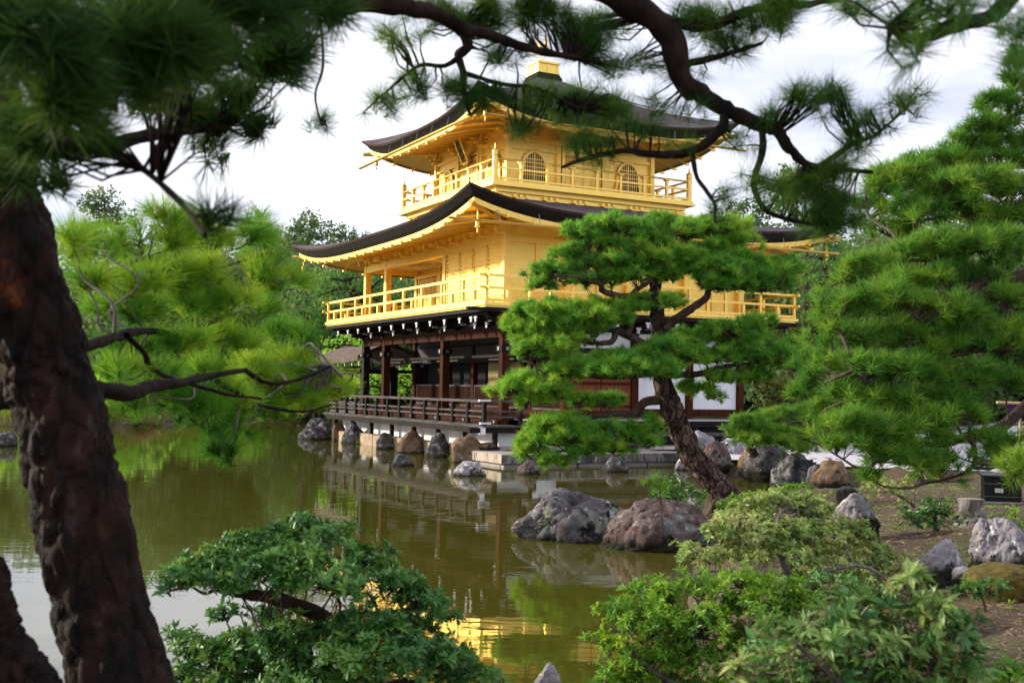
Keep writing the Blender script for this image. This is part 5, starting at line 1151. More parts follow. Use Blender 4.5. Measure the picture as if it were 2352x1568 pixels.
bough = [(x, y, rx, ry, d, tb, mu) for (x, y, rx, ry, d, tb, mu) in [
    (900, 100, 50, 36, 4.8, .1, 1.2), (857, 250, 36, 22, 4.8, 0, 1), (738, 290, 10, 8, 4.6, 0, .5), (970, 205, 46, 30, 4.9, 0, 1.4), (1035, 215, 36, 22, 4.9, .1, 1.6), (1130, 235, 60, 20, 4.9, 0, 1.6), (990, 40, 80, 26, 4.8, 0, 1.6), (1110, 50, 90, 36, 4.9, 0, 1.8), (1230, 50, 100, 46, 5.0, 0, 1.8),
    (1330, 110, 80, 50, 5.0, 0, 1.6), (1390, 60, 70, 46, 5.1, 0, 1.6), (1180, 140, 60, 24, 4.9, .1, 1.3), (1440, 170, 60, 40, 5.0, .1, 1.3), (1250, 240, 70, 28, 5.0, .1, 1.5), (1330, 245, 70, 32, 5.0, 0, 1.5), (1430, 265, 80, 30, 5.0, 0, 1.5), (1530, 265, 56, 34, 5.0, 0, 1.2), (1330, 335, 46, 28, 4.9, .1, 1.3), (1200, 300, 30, 24, 4.9, 0, 1.0),
    (1480, 300, 50, 26, 4.9, .1, 1.0), (1640, 60, 90, 46, 5.0, .1, 1.6), (1760, 60, 80, 40, 4.9, .1, 1.6), (1690, 120, 50, 24, 5.0, 0, 1.2), (1800, 20, 80, 30, 4.8, 0, 1.4), (1850, 225, 56, 34, 5.0, 0, 1.5), (1910, 235, 60, 36, 4.9, .0, 1.9), (1960, 270, 46, 30, 4.9, 0, 1.2), (1790, 270, 40, 26, 5.0, 0, .9),
    (2090, 250, 40, 46, 4.8, 0, 1.1), (2020, 300, 50, 34, 4.9, 0, 1.1), (1950, 335, 50, 24, 4.9, 0, 1.0), (1850, 430, 70, 40, 5.1, 0, 2.2), (1900, 480, 60, 34, 5.1, 0, 2.0), (1790, 440, 36, 26, 5.0, 0, 1.0), (1730, 420, 24, 20, 5.0, 0, .7), (1650, 480, 30, 26, 5.0, 0, .9), (1900, 400, 70, 24, 5.0, 0, 1.2), (1935, 515, 44, 26, 5.1, 0, 1.6), (1890, 520, 40, 22, 5.1, 0, 1.4), (1570, 160, 30, 26, 5.0, 0, .8), (1700, 330, 26, 20, 5, 0, .7), (1560, 330, 40, 16, 5, 0, .9), (1400, 345, 40, 18, 4.9, 0, .9)]]
high = [(2080, 80, 70, 40, 3.2, 0, .9), (2180, 60, 90, 44, 3.1, 0, .9), (2290, 50, 70, 50, 2.9, 0, 1.0), (2330, 90, 40, 30, 2.8, 0, 1), (2030, 20, 90, 26, 3.4, 0, 1), (2200, 10, 120, 28, 3.0, 0, 1), (2100, 130, 30, 24, 3.1, 0, .6), (1930, 20, 70, 24, 3.8, 0, 1)]
shade = [(100, 90, 150, 90, 2.3, 0, 2.0), (300, 80, 170, 90, 2.5, 0, 2.2), (520, 50, 170, 70, 2.8, 0, 2.4), (680, 20, 90, 50, 3.2, 0, 2.2), (110, 230, 120, 80, 2.4, 0, 2.2), (260, 200, 130, 80, 2.6, 0, 2.4), (60, 320, 90, 50, 3.0, 0, 2.2), (430, 150, 120, 60, 3.0, 0, 2.2), (580, 130, 110, 60, 3.2, 0, 2.2), (680, 80, 70, 50, 3.5, 0, 2.0), (200, 300, 90, 34, 3.0, 0, 2.0),
         (400, 245, 80, 44, 4.0, 0, 1.2), (480, 280, 80, 36, 4.2, 0, 1.2), (560, 220, 70, 46, 4.0, 0, 1.4), (610, 290, 40, 32, 4.2, 0, 1.2), (520, 340, 70, 22, 4.2, 0, .8), (640, 170, 40, 30, 4.0, 0, 1.0), (40, 400, 60, 60, 3.6, .1, 1.6), (120, 430, 50, 40, 3.6, .1, .8), (700, 150, 30, 24, 4.2, 0, .8),
         (470, 520, 10, 12, 2.8, 0, .3)]
sky_block = [(x, y, 170, 60, 4.2, 0, 1.6) for x in range(-200, 900, 240) for y in (-120, -320)] + [(x, -140, 170, 50, 5.2, 0, 1.0) for x in range(900, 2400, 260)]  # unseen needles added above the frame to block sky light from the boughs below
for nm_, pp, mt_, K_, L_, sp_, MU_, W_ in (('overhead_crown', bough, PINE_BOUGH, 54, .12, .085, 4.0, .0018), ('hanging_crown', high, PINE_BOUGH, 60, .11, .075, 2.2, .0024), ('shaded_crown', shade, PINE_DARK, 50, .125, .075, 2.7, .0045), ('sky_block_crown', sky_block, PINE_DARK, 36, .13, .15, 1.6, .006)):
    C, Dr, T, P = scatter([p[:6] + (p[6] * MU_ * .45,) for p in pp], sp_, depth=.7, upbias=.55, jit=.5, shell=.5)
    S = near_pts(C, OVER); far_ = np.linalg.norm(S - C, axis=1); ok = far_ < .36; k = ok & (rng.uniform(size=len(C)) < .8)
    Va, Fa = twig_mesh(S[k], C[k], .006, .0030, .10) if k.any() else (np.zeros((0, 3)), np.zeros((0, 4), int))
    if nm_ != 'sky_block_crown': npmesh('twigs', Va, Fa, BARKN, fpn)
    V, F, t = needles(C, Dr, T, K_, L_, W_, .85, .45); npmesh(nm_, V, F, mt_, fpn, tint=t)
# ------------------------------------------------------------------ shrubs
def shrub(name, label, pads, stems, lm_, K, L, spacing, wr=.36, droop=.25, vol=.8, depth=.8, stem_r=.03, bark=TWIG, cat='shrub', group=None, upb=.7, twig_r=.004, straw=False, shell=.38, open_=.9, foot=None, blob=.5):
    root_pt = stems[0][0][:3] if stems else foot
    root = thing(name, label, cat, root_pt, 0, group)
    C, Dr, T, P = scatter(pads, spacing, depth=depth, vol=vol, upbias=upb, lowcut=-.55, shell=shell, blob=blob)
    gz = ground_z(C[:, 0], C[:, 1]); keep = C[:, 2] > np.maximum(gz, 0) + .02; C, Dr, T = C[keep], Dr[keep], T[keep]
    pl = pad_limbs(pads, stems, stem_r, twig_r * 1.4, len(pads)); V, F = limb_mesh(stems + pl, n=7, rough=.15, seed=2, sub=4)
    k = rng.uniform(size=len(C)) < .5; S = near_pts(C[k], stems + pl); Va, Fa = twig_mesh(S, C[k], twig_r, twig_r * .5)
    npmesh('stems', np.concatenate([V, Va]), [F, Fa + len(V)], bark, root)
    V, F, t = whorls(C, Dr, T, K, L, wr, droop, open_); npmesh('foliage', V, F, lm_, root, tint=t)
    if straw:                                          # withered flower sprays
        k = rng.uniform(size=len(C)) < straw; V, F, t = needles(C[k], Dr[k], T[k], 9, L * 1.25, L * .05, 1.0, .2); npmesh('dry_sprays', V, F, STRAW, root, tint=t)
    return root
shrub('evergreen_shrub', 'large glossy dark-green shrub in spreading tiers at the bottom left', D([
    (480, 1300, 110, 34, -.3), (420, 1330, 60, 26, -.5), (390, 1355, 36, 22, -.5), (600, 1250, 110, 36), (680, 1215, 70, 30, .2), (740, 1250, 110, 36), (830, 1290, 90, 36), (640, 1300, 150, 40, -.3), (780, 1340, 150, 40, -.4), (900, 1340, 90, 34, -.2), (960, 1380, 80, 34, -.2), (1020, 1410, 44, 28, 0), (540, 1330, 80, 30, -.4),
    (430, 1460, 40, 26, .2), (520, 1410, 50, 26, .5), (600, 1420, 60, 22, .6), (490, 1500, 100, 46), (600, 1490, 110, 60), (720, 1480, 130, 60, -.3), (840, 1440, 110, 44, -.3), (860, 1510, 150, 60, -.5), (980, 1510, 110, 50, -.4), (1060, 1540, 80, 40, -.2), (1120, 1570, 60, 30, -.1), (560, 1570, 150, 40), (740, 1570, 160, 40, -.4), (920, 1450, 80, 34, -.1), (960, 1440, 60, 26, 0), (430, 1550, 60, 40, .2)], 6.2),
    [poly3([(800, 1720), (800, 1600), (780, 1470), (740, 1415), (640, 1375), (560, 1362), (500, 1350)], [6.3, 6.2, 6.0], [.055, .05, .045, .035, .02]), poly3([(780, 1470), (860, 1420), (940, 1400)], 6.2, [.03, .015]), poly3([(800, 1600), (650, 1540), (520, 1520)], 6.2, [.03, .015]), poly3([(800, 1600), (950, 1560), (1060, 1550)], 6.1, [.03, .015]), poly3([(500, 1350), (470, 1362), (440, 1345)], 6.0, [.012, .007])],
    LEAF_DARK, 10, .056, .056, wr=.36, vol=1.35, stem_r=.014, bark=BARK)
shrub('pale_leaved_shrub', 'pale yellow-green shrub with withered flower sprays and grey stems on the right bank', D([
    (1800, 1150, 76, 30, .3), (1860, 1175, 70, 30, .2), (1740, 1170, 60, 28, .2), (1690, 1205, 66, 32), (1640, 1235, 60, 32, -.1), (1590, 1270, 44, 26, -.2), (1760, 1220, 110, 38), (1860, 1225, 90, 34), (1940, 1215, 60, 28, .2), (1970, 1250, 76, 32, .1), (2030, 1290, 54, 30), (1920, 1280, 90, 34), (1800, 1270, 110, 34, -.1), (1700, 1275, 80, 30, -.1), (2060, 1320, 36, 24), (1630, 1285, 50, 24, -.2), (1980, 1330, 80, 26, .2), (1880, 1330, 90, 24, .1)], 9.2),
    [poly3([(1830, 1420), (1822, 1360), (1800, 1300), (1780, 1240), (1790, 1180)], 9.2, [.035, .03, .02, .012]), poly3([(1815, 1345), (1740, 1320), (1660, 1310), (1580, 1320)], 9.0, [.022, .015, .008]), poly3([(1822, 1360), (1900, 1310), (1980, 1300), (2040, 1330)], 9.0, [.024, .016, .008]), poly3([(1822, 1370), (1770, 1345), (1775, 1330), (1800, 1318)], 8.9, [.012, .008])],
    LEAF_PALE, 9, .054, .060, wr=.40, vol=1.2, stem_r=.012, bark=TWIGG, straw=.30)
shrub('bright_azalea', 'bright green azalea bush leaning over the water in the lower middle', D([
    (1400, 1400, 40, 34, .2), (1440, 1420, 60, 40, .1), (1470, 1360, 50, 30, .3), (1540, 1370, 76, 40, .2), (1620, 1345, 76, 34, .2), (1700, 1335, 76, 32, .1), (1780, 1360, 80, 36), (1850, 1390, 60, 34), (1500, 1440, 90, 46), (1610, 1430, 110, 54), (1720, 1420, 110, 54), (1400, 1480, 50, 40), (1450, 1520, 76, 46), (1560, 1510, 110, 50), (1660, 1500, 100, 50), (1400, 1560, 60, 30), (1510, 1580, 110, 34), (1640, 1580, 100, 30), (1800, 1430, 70, 40)], 7.2),
    [poly3([(1600, 1700), (1600, 1600), (1590, 1520), (1560, 1450)], 7.3, [.03, .022, .012]), poly3([(1600, 1600), (1690, 1510), (1730, 1430)], 7.3, [.02, .010]), poly3([(1600, 1600), (1500, 1540), (1440, 1480)], 7.1, [.02, .010])],
    LEAF_AZ, 10, .050, .052, wr=.30, vol=1.1, stem_r=.010)
shrub('drooping_pieris', 'close blurred pieris shrub with drooping leaves and pale sprays at the bottom right', D([
    (1800, 1470, 80, 40, .2), (1880, 1440, 80, 40, .2), (1980, 1410, 90, 40, .1), (2080, 1385, 80, 36, .1), (2095, 1345, 50, 34), (2140, 1400, 66, 50), (2190, 1450, 60, 60), (1960, 1480, 120, 50), (2080, 1470, 110, 60), (1760, 1530, 70, 40, .1), (1860, 1530, 100, 50), (2000, 1550, 120, 50), (2120, 1550, 110, 50), (2220, 1540, 60, 50), (1720, 1570, 50, 26), (1690, 1530, 40, 30), (1800, 1590, 90, 30), (1960, 1600, 120, 30), (2120, 1610, 120, 30), (2240, 1500, 30, 40)], 4.5),
    [poly3([(2000, 1850), (2010, 1650), (2020, 1540), (2060, 1450)], 4.5, [.022, .018, .010]), poly3([(2010, 1650), (1900, 1540), (1830, 1480)], 4.4, [.014, .008]), poly3([(2010, 1650), (2130, 1540), (2180, 1450)], 4.5, [.014, .008])],
    LEAF_MIX, 9, .070, .058, wr=.33, droop=.7, vol=.85, stem_r=.008, straw=.30)
shrub('leafy_shrub', 'mid-green shrub between the pale-leaved shrub and the drooping one', D([(1780, 1350, 56, 24), (1870, 1345, 70, 26), (1960, 1345, 60, 26), (1920, 1372, 70, 22), (2010, 1365, 44, 24), (1830, 1375, 60, 20)], 7.9), [poly3([(1900, 1480), (1900, 1420), (1890, 1360)], 7.9, [.02, .012])], LEAF_MIX, 8, .050, .060, wr=.40, vol=1.1, stem_r=.008)
shrub('corner_bush', 'low pale green bush cut by the bottom right corner', D([(2310, 1545, 50, 34), (2350, 1530, 40, 34), (2280, 1575, 50, 20)], 5.6), [poly3([(2330, 1680), (2325, 1600), (2320, 1550)], 5.6, [.014, .008])], LEAF_AZ, 8, .055, .06, vol=1.0, stem_r=.006)
shrub('pond_edge_shrub', 'small dark glossy shrub behind the reddish boulder by the leaning trunk', D([(1555, 1120, 36, 20, 0), (1530, 1140, 34, 14, -.2), (1590, 1135, 36, 18, .1), (1560, 1145, 50, 14), (1610, 1148, 20, 12), (1510, 1150, 24, 10)], 17.2), [poly3([(1575, 1185), (1570, 1165), (1560, 1140)], 17.2, [.03, .02])], LEAF_DARK, 8, .075, .10, wr=.5, vol=1.0, stem_r=.010)
shrub('spreading_dark_shrub', 'dark flat-topped shrub on the brown soil beside the tree stump', D([(2150, 1160, 44, 18), (2110, 1180, 50, 18), (2180, 1180, 44, 18), (2140, 1195, 60, 16), (2210, 1192, 26, 14), (2090, 1200, 30, 12)], 11.8), [poly3([(2150, 1238), (2152, 1212), (2145, 1185)], 11.8, [.03, .02])], LEAF_DARK, 8, .060, .085, wr=.44, vol=1.0, stem_r=.010, bark=BARK)
shrub('small_dark_shrub', 'small dark shrub below the golden moss mound', D([(2225, 1345, 34, 16), (2270, 1350, 36, 18), (2250, 1365, 44, 14), (2210, 1360, 24, 12)], 7.8), [poly3([(2262, 1405), (2258, 1380), (2250, 1360)], 7.8, [.012, .008])], LEAF_DARK, 8, .05, .06, wr=.42, vol=1.0, stem_r=.006)
shrub('variegated_bush', 'yellowish low bush under the boughs of the right-hand pine', D([(2030, 1125, 36, 16), (2065, 1140, 30, 14), (2010, 1105, 30, 14), (2080, 1112, 50, 12, .4), (2120, 1100, 40, 10, .6), (1990, 1125, 20, 12)], 13.2), [poly3([(2100, 1165), (2085, 1150), (2050, 1130)], 13.2, [.02, .012])], LEAF_PALE, 7, .065, .10, wr=.5, vol=1.0, stem_r=.008)
shrub('edge_bush', 'grey-green low bush at the right frame edge above the white boulder', D([(2320, 1195, 40, 14), (2345, 1180, 24, 14)], 10.6), [poly3([(2330, 1225), (2328, 1205), (2325, 1195)], 10.6, [.012, .008])], LEAF_AZ, 7, .05, .08, vol=1.0, stem_r=.006)
shrub('creeping_juniper', 'flat creeping green ground cover at the foot of the leaning pine', D([(1730, 1143, 50, 8), (1690, 1155, 46, 9), (1660, 1165, 26, 8), (1770, 1133, 50, 8), (1720, 1160, 60, 8)], 16.6), [], LEAF_AZ, 8, .05, .085, vol=1.0, stem_r=.006, foot=tuple(at(1710, 1165, 16.6)), wr=.25) if False else None
gc = thing('creeping_juniper', 'flat creeping green ground cover at the foot of the leaning pine', 'ground cover', at(1710, 1170, 16.8))
C, Dr, T, P = scatter(D([(1730, 1143, 56, 8), (1690, 1155, 50, 9), (1660, 1165, 28, 8), (1780, 1133, 56, 8), (1720, 1162, 66, 9), (1830, 1122, 50, 7), (1800, 1150, 60, 8)], 16.8), .07, depth=.7, lowcut=-.2)
V, F, t = whorls(C, Dr, T, 7, .06, .30, .1); npmesh('foliage', V, F, LEAF_AZ, gc, tint=t)
sd = thing('pine_seedling', 'small blurred pine sprig rising beside the small dark shrub', 'pine seedling', at(1520, 1175, 13.0))
C, Dr, T, P = scatter(D([(1510, 1100, 26, 12), (1495, 1118, 22, 10), (1535, 1125, 20, 12)], 13.0), .10, upbias=1.2); V, F, t = needles(C, Dr, T, 40, .11, .004); npmesh('needles', V, F, PINE_RIGHT, sd, tint=t)
V, F = limb_mesh([poly3([(1520, 1220), (1518, 1150), (1512, 1105)], 13.0, [.012, .006]), poly3([(1519, 1160), (1500, 1125)], 13.0, [.007, .004])], n=6); npmesh('stem', V, F, TWIG, sd)

# ------------------------------------------------------------------ the far shore
def crown_tree(name, label, pads, trunk, lm_, size, spacing, K=3, group='trees beyond the pond', cat='tree', flat=0.0, bark=BARK, branches=True, shell=.42, vol=1.0, depth=.85):
    root = thing(name, label, cat, trunk[0][:3], 0, group)
    C, Dr, T, P = scatter(pads, spacing, depth=depth, vol=vol, shell=shell, lowcut=-.7)
    T = np.clip(T + (C[:, 2] - C[:, 2].mean()) * .0, 0, 2)
    V, F, t = clumps(C, T, size, K, flat); npmesh('crown', V, F, lm_, root, tint=t)
    V, F = limb_mesh([trunk] + (pad_limbs(pads, [trunk], trunk[0][3] * .45, .03, 2) if branches else []), n=7, rough=.1, sub=4); npmesh('trunk', V, F, bark, root, smooth=True)
    return root
GT = 'trees beyond the pond'
crown_tree('broadleaf_tree', 'tall airy broadleaf tree standing above the far tree line at the left', D([(235, 455, 40, 22), (215, 490, 34, 26), (262, 485, 36, 24), (290, 505, 30, 18), (190, 520, 30, 20), (245, 520, 50, 22), (205, 470, 24, 16)], 72), poly3([(250, 900), (248, 700), (245, 560), (240, 460)], 72, [.28, .22, .12, .05]), LEAF_FAR, .20, .32, K=6, vol=1.1)
for a in [('olive round broadleaf tree rising left of the lower roof tip', [(690, 530, 34, 26), (720, 520, 36, 28), (670, 550, 30, 20), (740, 545, 36, 24), (700, 570, 50, 26)], 86, LEAF_FAR, 705),
          ('fresh green tree between the olive tree and the golden balcony', [(775, 535, 30, 18), (800, 545, 34, 20), (830, 555, 26, 18), (770, 560, 34, 20)], 92, LEAF_FAR, 790),
          ('broad rounded tree right of the pavilion below the hanging boughs', [(1815, 400, 44, 28), (1860, 410, 44, 26), (1800, 440, 44, 30), (1850, 450, 60, 34), (1890, 480, 50, 36), (1810, 490, 50, 34), (1900, 430, 30, 24), (1860, 520, 70, 36)], 58, LEAF_FAR, 1850),
          ('lower dark tree between the pavilion roof and the broad rounded tree', [(1720, 475, 36, 20), (1690, 490, 36, 20), (1750, 490, 30, 24), (1660, 505, 30, 16), (1770, 460, 22, 20), (1720, 520, 70, 24)], 70, LEAF_FAR, 1720)]:
    crown_tree('broadleaf_tree', a[0], D(a[1], a[2]), poly3([(a[4], 860), (a[4], 700), (a[4] + 4, 540)], a[2], [.22, .18, .06]), a[3], .0032 * a[2], .0050 * a[2], K=5, vol=1.0)
def far_pine(label, pads, d, mt, tx, top, name='far_pine', base=880, lean=0):
    return crown_tree(name, label, D(pads, d), poly3([(tx, base), (tx + lean * .5, (base + top) / 2), (tx + lean, top)], d, [.28, .2, .06]), mt, .0034 * d, .0044 * d, K=4, flat=.35, vol=.6, cat='pine tree', bark=BARKR)
far_pine('dark layered pine behind the golden gallery posts', [(760, 640, 60, 14), (830, 630, 60, 14), (800, 665, 80, 16), (735, 670, 50, 14), (860, 680, 60, 16), (770, 700, 70, 14), (905, 650, 50, 18), (830, 720, 70, 14), (740, 720, 40, 12), (920, 690, 40, 16)], 60, PINE_FAR, 815, 640, lean=-10)
far_pine('dark pine left of the gallery end with drooping tiers', [(700, 650, 50, 16), (680, 690, 50, 14), (720, 735, 60, 16), (690, 770, 60, 16), (730, 800, 50, 14), (680, 720, 36, 12)], 66, PINE_FAR, 705, 650)
far_pine('pale green cloud-pruned pine just left of the gallery corner bracket', [(795, 775, 26, 10), (775, 790, 34, 10), (815, 790, 26, 10), (770, 815, 40, 12), (810, 820, 36, 12), (760, 840, 30, 10), (800, 850, 40, 12), (830, 845, 20, 10)], 56, PINE_PALE, 800, 780)
far_pine('low bright pine seen between the dark gallery posts', [(830, 880, 40, 12), (870, 870, 36, 12), (915, 860, 40, 14), (850, 905, 40, 10), (900, 900, 50, 14), (940, 880, 36, 16), (950, 910, 30, 12)], 58, PINE_PALE, 880, 870, base=950)
far_pine('reddish-trunked pine at the right behind the end of the golden gallery', [(1890, 560, 60, 18), (1850, 580, 40, 14), (1930, 585, 50, 16), (1900, 610, 70, 16), (1870, 640, 50, 14), (1945, 640, 40, 16)], 46, PINE_FAR, 1905, 560, base=900, lean=-12)
far_pine('blue-green pine at the right beyond the gallery rail', [(1850, 690, 40, 26), (1880, 720, 50, 30), (1850, 750, 44, 26), (1900, 670, 40, 26), (1930, 720, 50, 36), (1880, 780, 60, 26), (1840, 800, 50, 20)], 48, PINE_FAR, 1872, 690, base=930)
crown_tree('clipped_shrub', 'yellow-green upright shrub right of the white wall panels', D([(1755, 900, 30, 30), (1790, 890, 34, 34), (1740, 930, 26, 22), (1785, 930, 44, 24), (1830, 910, 34, 30), (1770, 860, 26, 18), (1840, 870, 40, 26), (1880, 900, 40, 30)], 43), poly3([(1790, 1000), (1790, 940), (1788, 900)], 43, [.12, .1, .05]), LEAF_OLIVE, .20, .26, cat='shrub', group='shrubs behind the yard', vol=.6)
crown_tree('autumn_tree', 'small olive-brown tree below the end of the golden gallery', D([(1790, 770, 30, 14), (1830, 765, 30, 16), (1800, 790, 36, 12), (1850, 785, 30, 14)], 45), poly3([(1815, 930), (1815, 850), (1812, 780)], 45, [.12, .1, .05]), LEAF_OLIVE, .20, .28, group='shrubs behind the yard', vol=.5)
crown_tree('flowering_bush', 'greyish bush on the far slope left of the golden gallery', D([(690, 712, 20, 10), (715, 718, 18, 9), (670, 722, 18, 9)], 75), poly3([(690, 760), (690, 740), (692, 715)], 75, [.1, .08, .04]), leafmat('greyish_leaves', [(.07, .06, .05), (.14, .12, .09), (.20, .18, .14)]), .22, .32, cat='shrub', group='shrubs beyond the pond')
# the wooded slope as one mass
FC = []; FT = []
r2 = np.random.default_rng(21)
def mass(px0, px1, top0, top1, d0, d1, n, hx):
    for _ in range(n):
        px = r2.uniform(px0, px1); d = r2.uniform(d0, d1); f = (px - px0) / (px1 - px0); topy = top0 + (top1 - top0) * f + r2.uniform(0, 40) + (d1 - d) * 3.0
        c = np.array(at(px, topy, d)); gz = float(ground_z(c[0], c[1])); h = max(2.0, c[2] - gz); rad = r2.uniform(1.4, 2.6) * hx
        m = int(330 * hx * h / 6); u = unit(r2.normal(size=(m, 3))); q = u * r2.uniform(size=(m, 1)) ** .35 * np.array([rad, rad, h * .55]); q *= 1 + .25 * np.sin(u[:, :1] * 6 + px) * np.cos(u[:, 2:3] * 7)
        p = np.array([c[0], c[1], gz + h * .50]) + q
        FC.append(p); FT.append(np.clip(r2.uniform(size=m) * .6 + r2.uniform(-.25, .45), 0, 1.2))
mass(-250, 360, 540, 560, 66, 100, 46, 1.25); mass(300, 700, 510, 515, 86, 112, 44, 1.35); mass(640, 960, 560, 590, 84, 110, 30, 1.3); mass(700, 1000, 585, 600, 66, 90, 30, 1.2); mass(900, 1700, 640, 620, 64, 90, 40, 1.3); mass(1620, 2100, 530, 520, 62, 85, 40, 1.2); mass(2000, 2800, 480, 420, 50, 80, 50, 1.3)
mass(-300, 330, 800, 800, 58, 66, 30, .7); mass(540, 900, 800, 840, 72, 80, 30, .7); mass(1750, 2300, 760, 760, 46, 56, 26, .8)
C = np.concatenate(FC); T = np.concatenate(FT); V, F, t = clumps(C, T, .36, 4); wd_ = npmesh('woodland', V, F, LEAF_FAR, None, tint=t)
tag(wd_, 'dense green woodland covering the slope behind the pond', 'woodland', kind='stuff')
FC.clear(); FT.clear()
mass(-300, 330, 840, 850, 54, 62, 34, .75); mass(330, 760, 850, 862, 68, 76, 34, .75)
C = np.concatenate(FC); T = np.concatenate(FT); V, F, t = clumps(C, T, .30, 4); th = npmesh('shore_thicket', V, F, PINE_PALE, None, tint=t)
tag(th, 'bright yellow-green thicket along the far shore', 'thicket', kind='stuff')
# low green bank, reeds and dry grass on the far shore
P2 = []
for _ in range(5200):
    x = r2.uniform(-34, -4); y = r2.uniform(45, 74)
    P2.append((x, y))
P2 = np.array(P2); dsh = sdist(P2[:, 0], P2[:, 1], POND); P2 = P2[(dsh > -.15) & (dsh < 1.4)]; z = np.maximum(ground_z(P2[:, 0], P2[:, 1]), -.02)
C = np.column_stack([P2, z]); Dr = unit(np.array([0, 0, 1.]) + r2.normal(size=C.shape) * .12); V, F, t = needles(C, Dr, r2.uniform(size=len(C)), 9, .75, .035, .22, .05)
tag(npmesh('reeds', V, F, REED, None, tint=t), 'green reeds along the far waterline', 'reeds', kind='stuff')
P3 = np.array([at(330 + 20 * r2.normal() * .7, 946, 53.6) for _ in range(90)]); P3[:, 2] = np.maximum(ground_z(P3[:, 0], P3[:, 1]), .1)
V, F, t = needles(P3, unit(np.array([0, 0, 1.]) + r2.normal(size=P3.shape) * .2), r2.uniform(size=len(P3)), 14, .7, .02, .3, .05); npmesh('dry_grass_tuft', V, F, STRAW, None, tint=t)
tag(bpy.data.objects['dry_grass_tuft'], 'tuft of dry straw-coloured grass between the two pale far rocks', 'grass tuft')
# weeds at the foot of the beige wall and litter on the soil
Wd = []
for _ in range(420):
    y = r2.uniform(-.6, 12.2); w_ = L2W(-.93 - abs(r2.normal()) * .10, y, 0)
    if math.sin(y * 2.1) + math.sin(y * 5.3 + 1) > .2: Wd.append((w_.x, w_.y, r2.uniform(-.02, .10)))
Wd = np.array(Wd); V, F, t = whorls(Wd, unit(np.array([0, 0, .8]) + r2.normal(size=Wd.shape) * .5), r2.uniform(size=len(Wd)), 6, .085, .3); tag(npmesh('shore_weeds', V, F, LEAF_AZ, None, tint=t), 'small green weeds growing at the foot of the beige foundation', 'weeds', kind='stuff')
n = 20000; X = r2.uniform(2.5, 9.5, n); Y = r2.uniform(4.5, 20, n); ds = sdist(X, Y, POND); k = ds > .3; X, Y = X[k], Y[k]
C = np.column_stack([X, Y, ground_z(X, Y) + .012]); a = r2.uniform(0, 2 * np.pi, len(X)); dv = np.column_stack([np.cos(a), np.sin(a), r2.normal(size=len(X)) * .12]); sv = np.column_stack([-np.sin(a), np.cos(a), r2.normal(size=len(X)) * .2])
L_ = r2.uniform(.02, .07, (len(X), 1)); V = np.stack([C - dv * L_, C + sv * L_ * .16, C + dv * L_, C - sv * L_ * .16], 1).reshape(-1, 3)
tag(npmesh('leaf_litter', V, np.arange(len(V)).reshape(-1, 4), leafmat('litter', [(.10, .06, .03), (.20, .13, .07), (.30, .21, .12), (.36, .24, .06)], trans=.1), None, tint=np.repeat(r2.uniform(size=len(X)), 4)), 'fallen needles and leaves on the brown soil', 'leaf litter', kind='stuff')

# ------------------------------------------------------------------ small things on the right bank
p = onground(2292, 1157); gz = float(ground_z(p.x, p.y)); s = pxm(1, 12.6)
bx = thing('black_box', 'black lacquered wooden box with a small pale plate at the right edge', 'box', (p.x, p.y, gz), R(-14))
m = MB(); m.box(-.20, .34, 0, .34, .03, .40); m.build('body', LACQ, bx, bevel=.012)
m = MB(); m.box(-.23, .37, -.03, .37, 0, .028); m.build('base_slab', STONEG, bx)
m = MB(); m.add([(-.23, -.04, .402), (.37, -.04, .402), (.37, .38, .43), (-.23, .38, .43), (-.23, -.04, .43), (.37, -.04, .43), (.37, .38, .458), (-.23, .38, .458)], [(3, 2, 1, 0), (4, 5, 6, 7), (0, 1, 5, 4), (1, 2, 6, 5), (2, 3, 7, 6), (3, 0, 4, 7)]); m.build('lid', LACQ, bx)
m = MB(); m.box(-.045, .075, -.014, -.001, .17, .235); m.build('name_plate', mat('pale_plate', (.55, .52, .40), (.62, .60, .50), scale=9, rough=.5), bx)
m = MB(); m.box(-.20, .34, -.004, -.001, .105, .111); m.box(-.20, .34, -.004, -.001, .30, .306); m.build('trim_line', MET, bx)
p = onground(2232, 1206); gz = float(ground_z(p.x, p.y)); sp = thing('tree_stump', 'grey weathered tree stump behind the dark flat-topped shrub', 'stump', (p.x, p.y, gz))
V, F = limb_mesh([[(p.x, p.y, gz - .05, .20), (p.x, p.y, gz + .06, .16), (p.x - .02, p.y, gz + .18, .14), (p.x - .02, p.y, gz + .29, .135)]], n=22, rough=.22); npmesh('body', V, F, mat('stump_wood', (.10, .085, .08), (.30, .27, .27), scale=12, rough=.9, bump=.6, stretch=(2, 2, .3)), sp, smooth=True)
m = MB(); m.lathe([(.120, .28), (.120, .292)], -.02, 0, 20); m.build('cut_top', mat('cut_wood', (.22, .17, .13), (.34, .29, .25), scale=18, rough=.9), sp)
p = at(2320, 940, 22.0); br = thing('bamboo_rail', 'pale bamboo handrail with a purple cloth at the right edge', 'railing', (p.x, p.y, float(ground_z(p.x, p.y))))
hgt = p.z - br.location.z
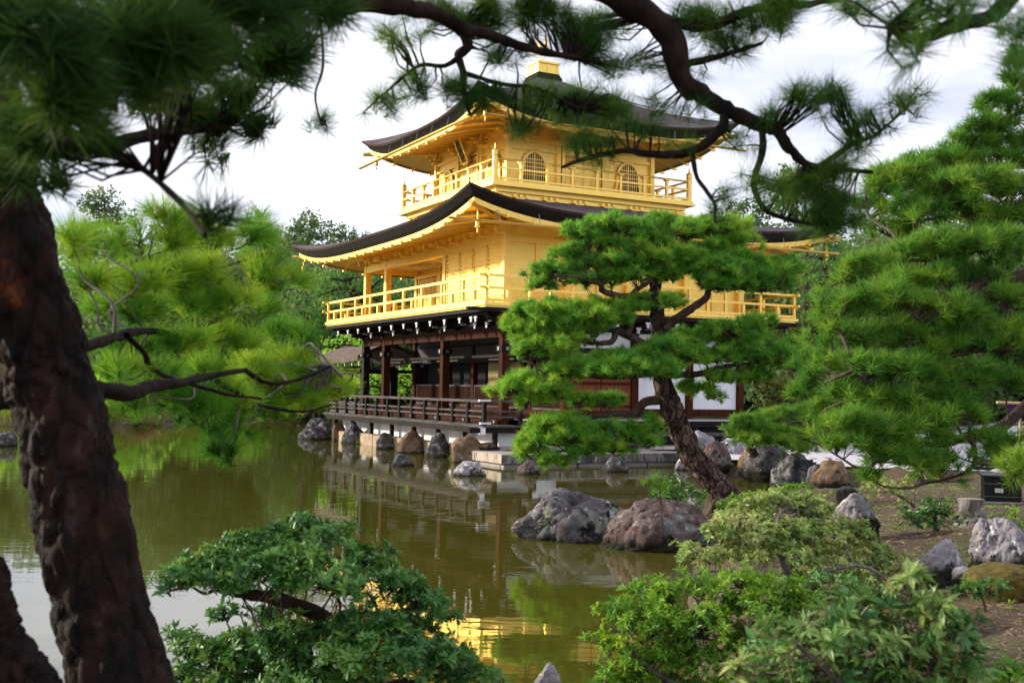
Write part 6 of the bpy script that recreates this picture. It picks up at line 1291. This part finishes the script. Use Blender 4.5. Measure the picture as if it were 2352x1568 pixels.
m = MB(); m.tube([(-.26, 0, hgt + .13), (1.4, .1, hgt + .10)], .028, 8); m.build('pole', BAMBOO, br)
for x in (.20, 1.2):
    m = MB(); m.tube([(x, .03, -.1), (x, .03, hgt + .09)], .022, 8); m.build('post', BAMBOO, br)
m = MB(); m.grid([[(-.02 + .06 * i, .06 + .02 * math.sin(i * 1.7), hgt + .10 - .10 * j) for i in range(6)] for j in range(4)]); m.grid([[(-.02 + .06 * i, .075 + .02 * math.sin(i * 1.7), hgt + .10 - .10 * j) for i in range(6)] for j in range(4)], flip=True); m.build('cloth', PURPLE, br)

n = 420; X = r2.uniform(-14, 3.2, n); Y = r2.uniform(7, 34, n); k = sdist(X, Y, POND) < -.1; X, Y = X[k], Y[k]; a = r2.uniform(0, 6.28, len(X)); l_ = r2.uniform(.010, .030, (len(X), 1))
C = np.column_stack([X, Y, np.full(len(X), .004)]); dv = np.column_stack([np.cos(a), np.sin(a), 0 * a]); sv = np.column_stack([-np.sin(a), np.cos(a), 0 * a])
V = np.stack([C - dv * l_, C + sv * l_ * .4, C + dv * l_, C - sv * l_ * .4], 1).reshape(-1, 3)
tag(npmesh('floating_leaves', V, np.arange(len(V)).reshape(-1, 4), leafmat('floating_leaf', [(.12, .10, .04), (.25, .20, .10), (.42, .38, .30)], trans=.05), None, tint=np.repeat(r2.uniform(size=len(X)), 4)), 'tiny pale fallen leaves floating on the pond', 'leaves', kind='stuff')

n = 5200; X = r2.uniform(2.4, 9.5, n); Y = r2.uniform(5.5, 21, n); cl = np.array([mnoise.noise(Vector((x * .8, y * .8, 3.1))) for x, y in zip(X, Y)]); k = (sdist(X, Y, POND) > .25) & (cl > .16); X, Y = X[k], Y[k]
C = np.column_stack([X, Y, ground_z(X, Y) + .015]); V, F, t = whorls(C, unit(np.array([0, 0, 1.]) + r2.normal(size=C.shape) * .3), r2.uniform(size=len(C)), 6, .055, .3)
tag(npmesh('ground_weeds', V, F, LEAF_AZ, None, tint=t), 'low green weeds scattered in patches on the brown soil', 'weeds', kind='stuff')
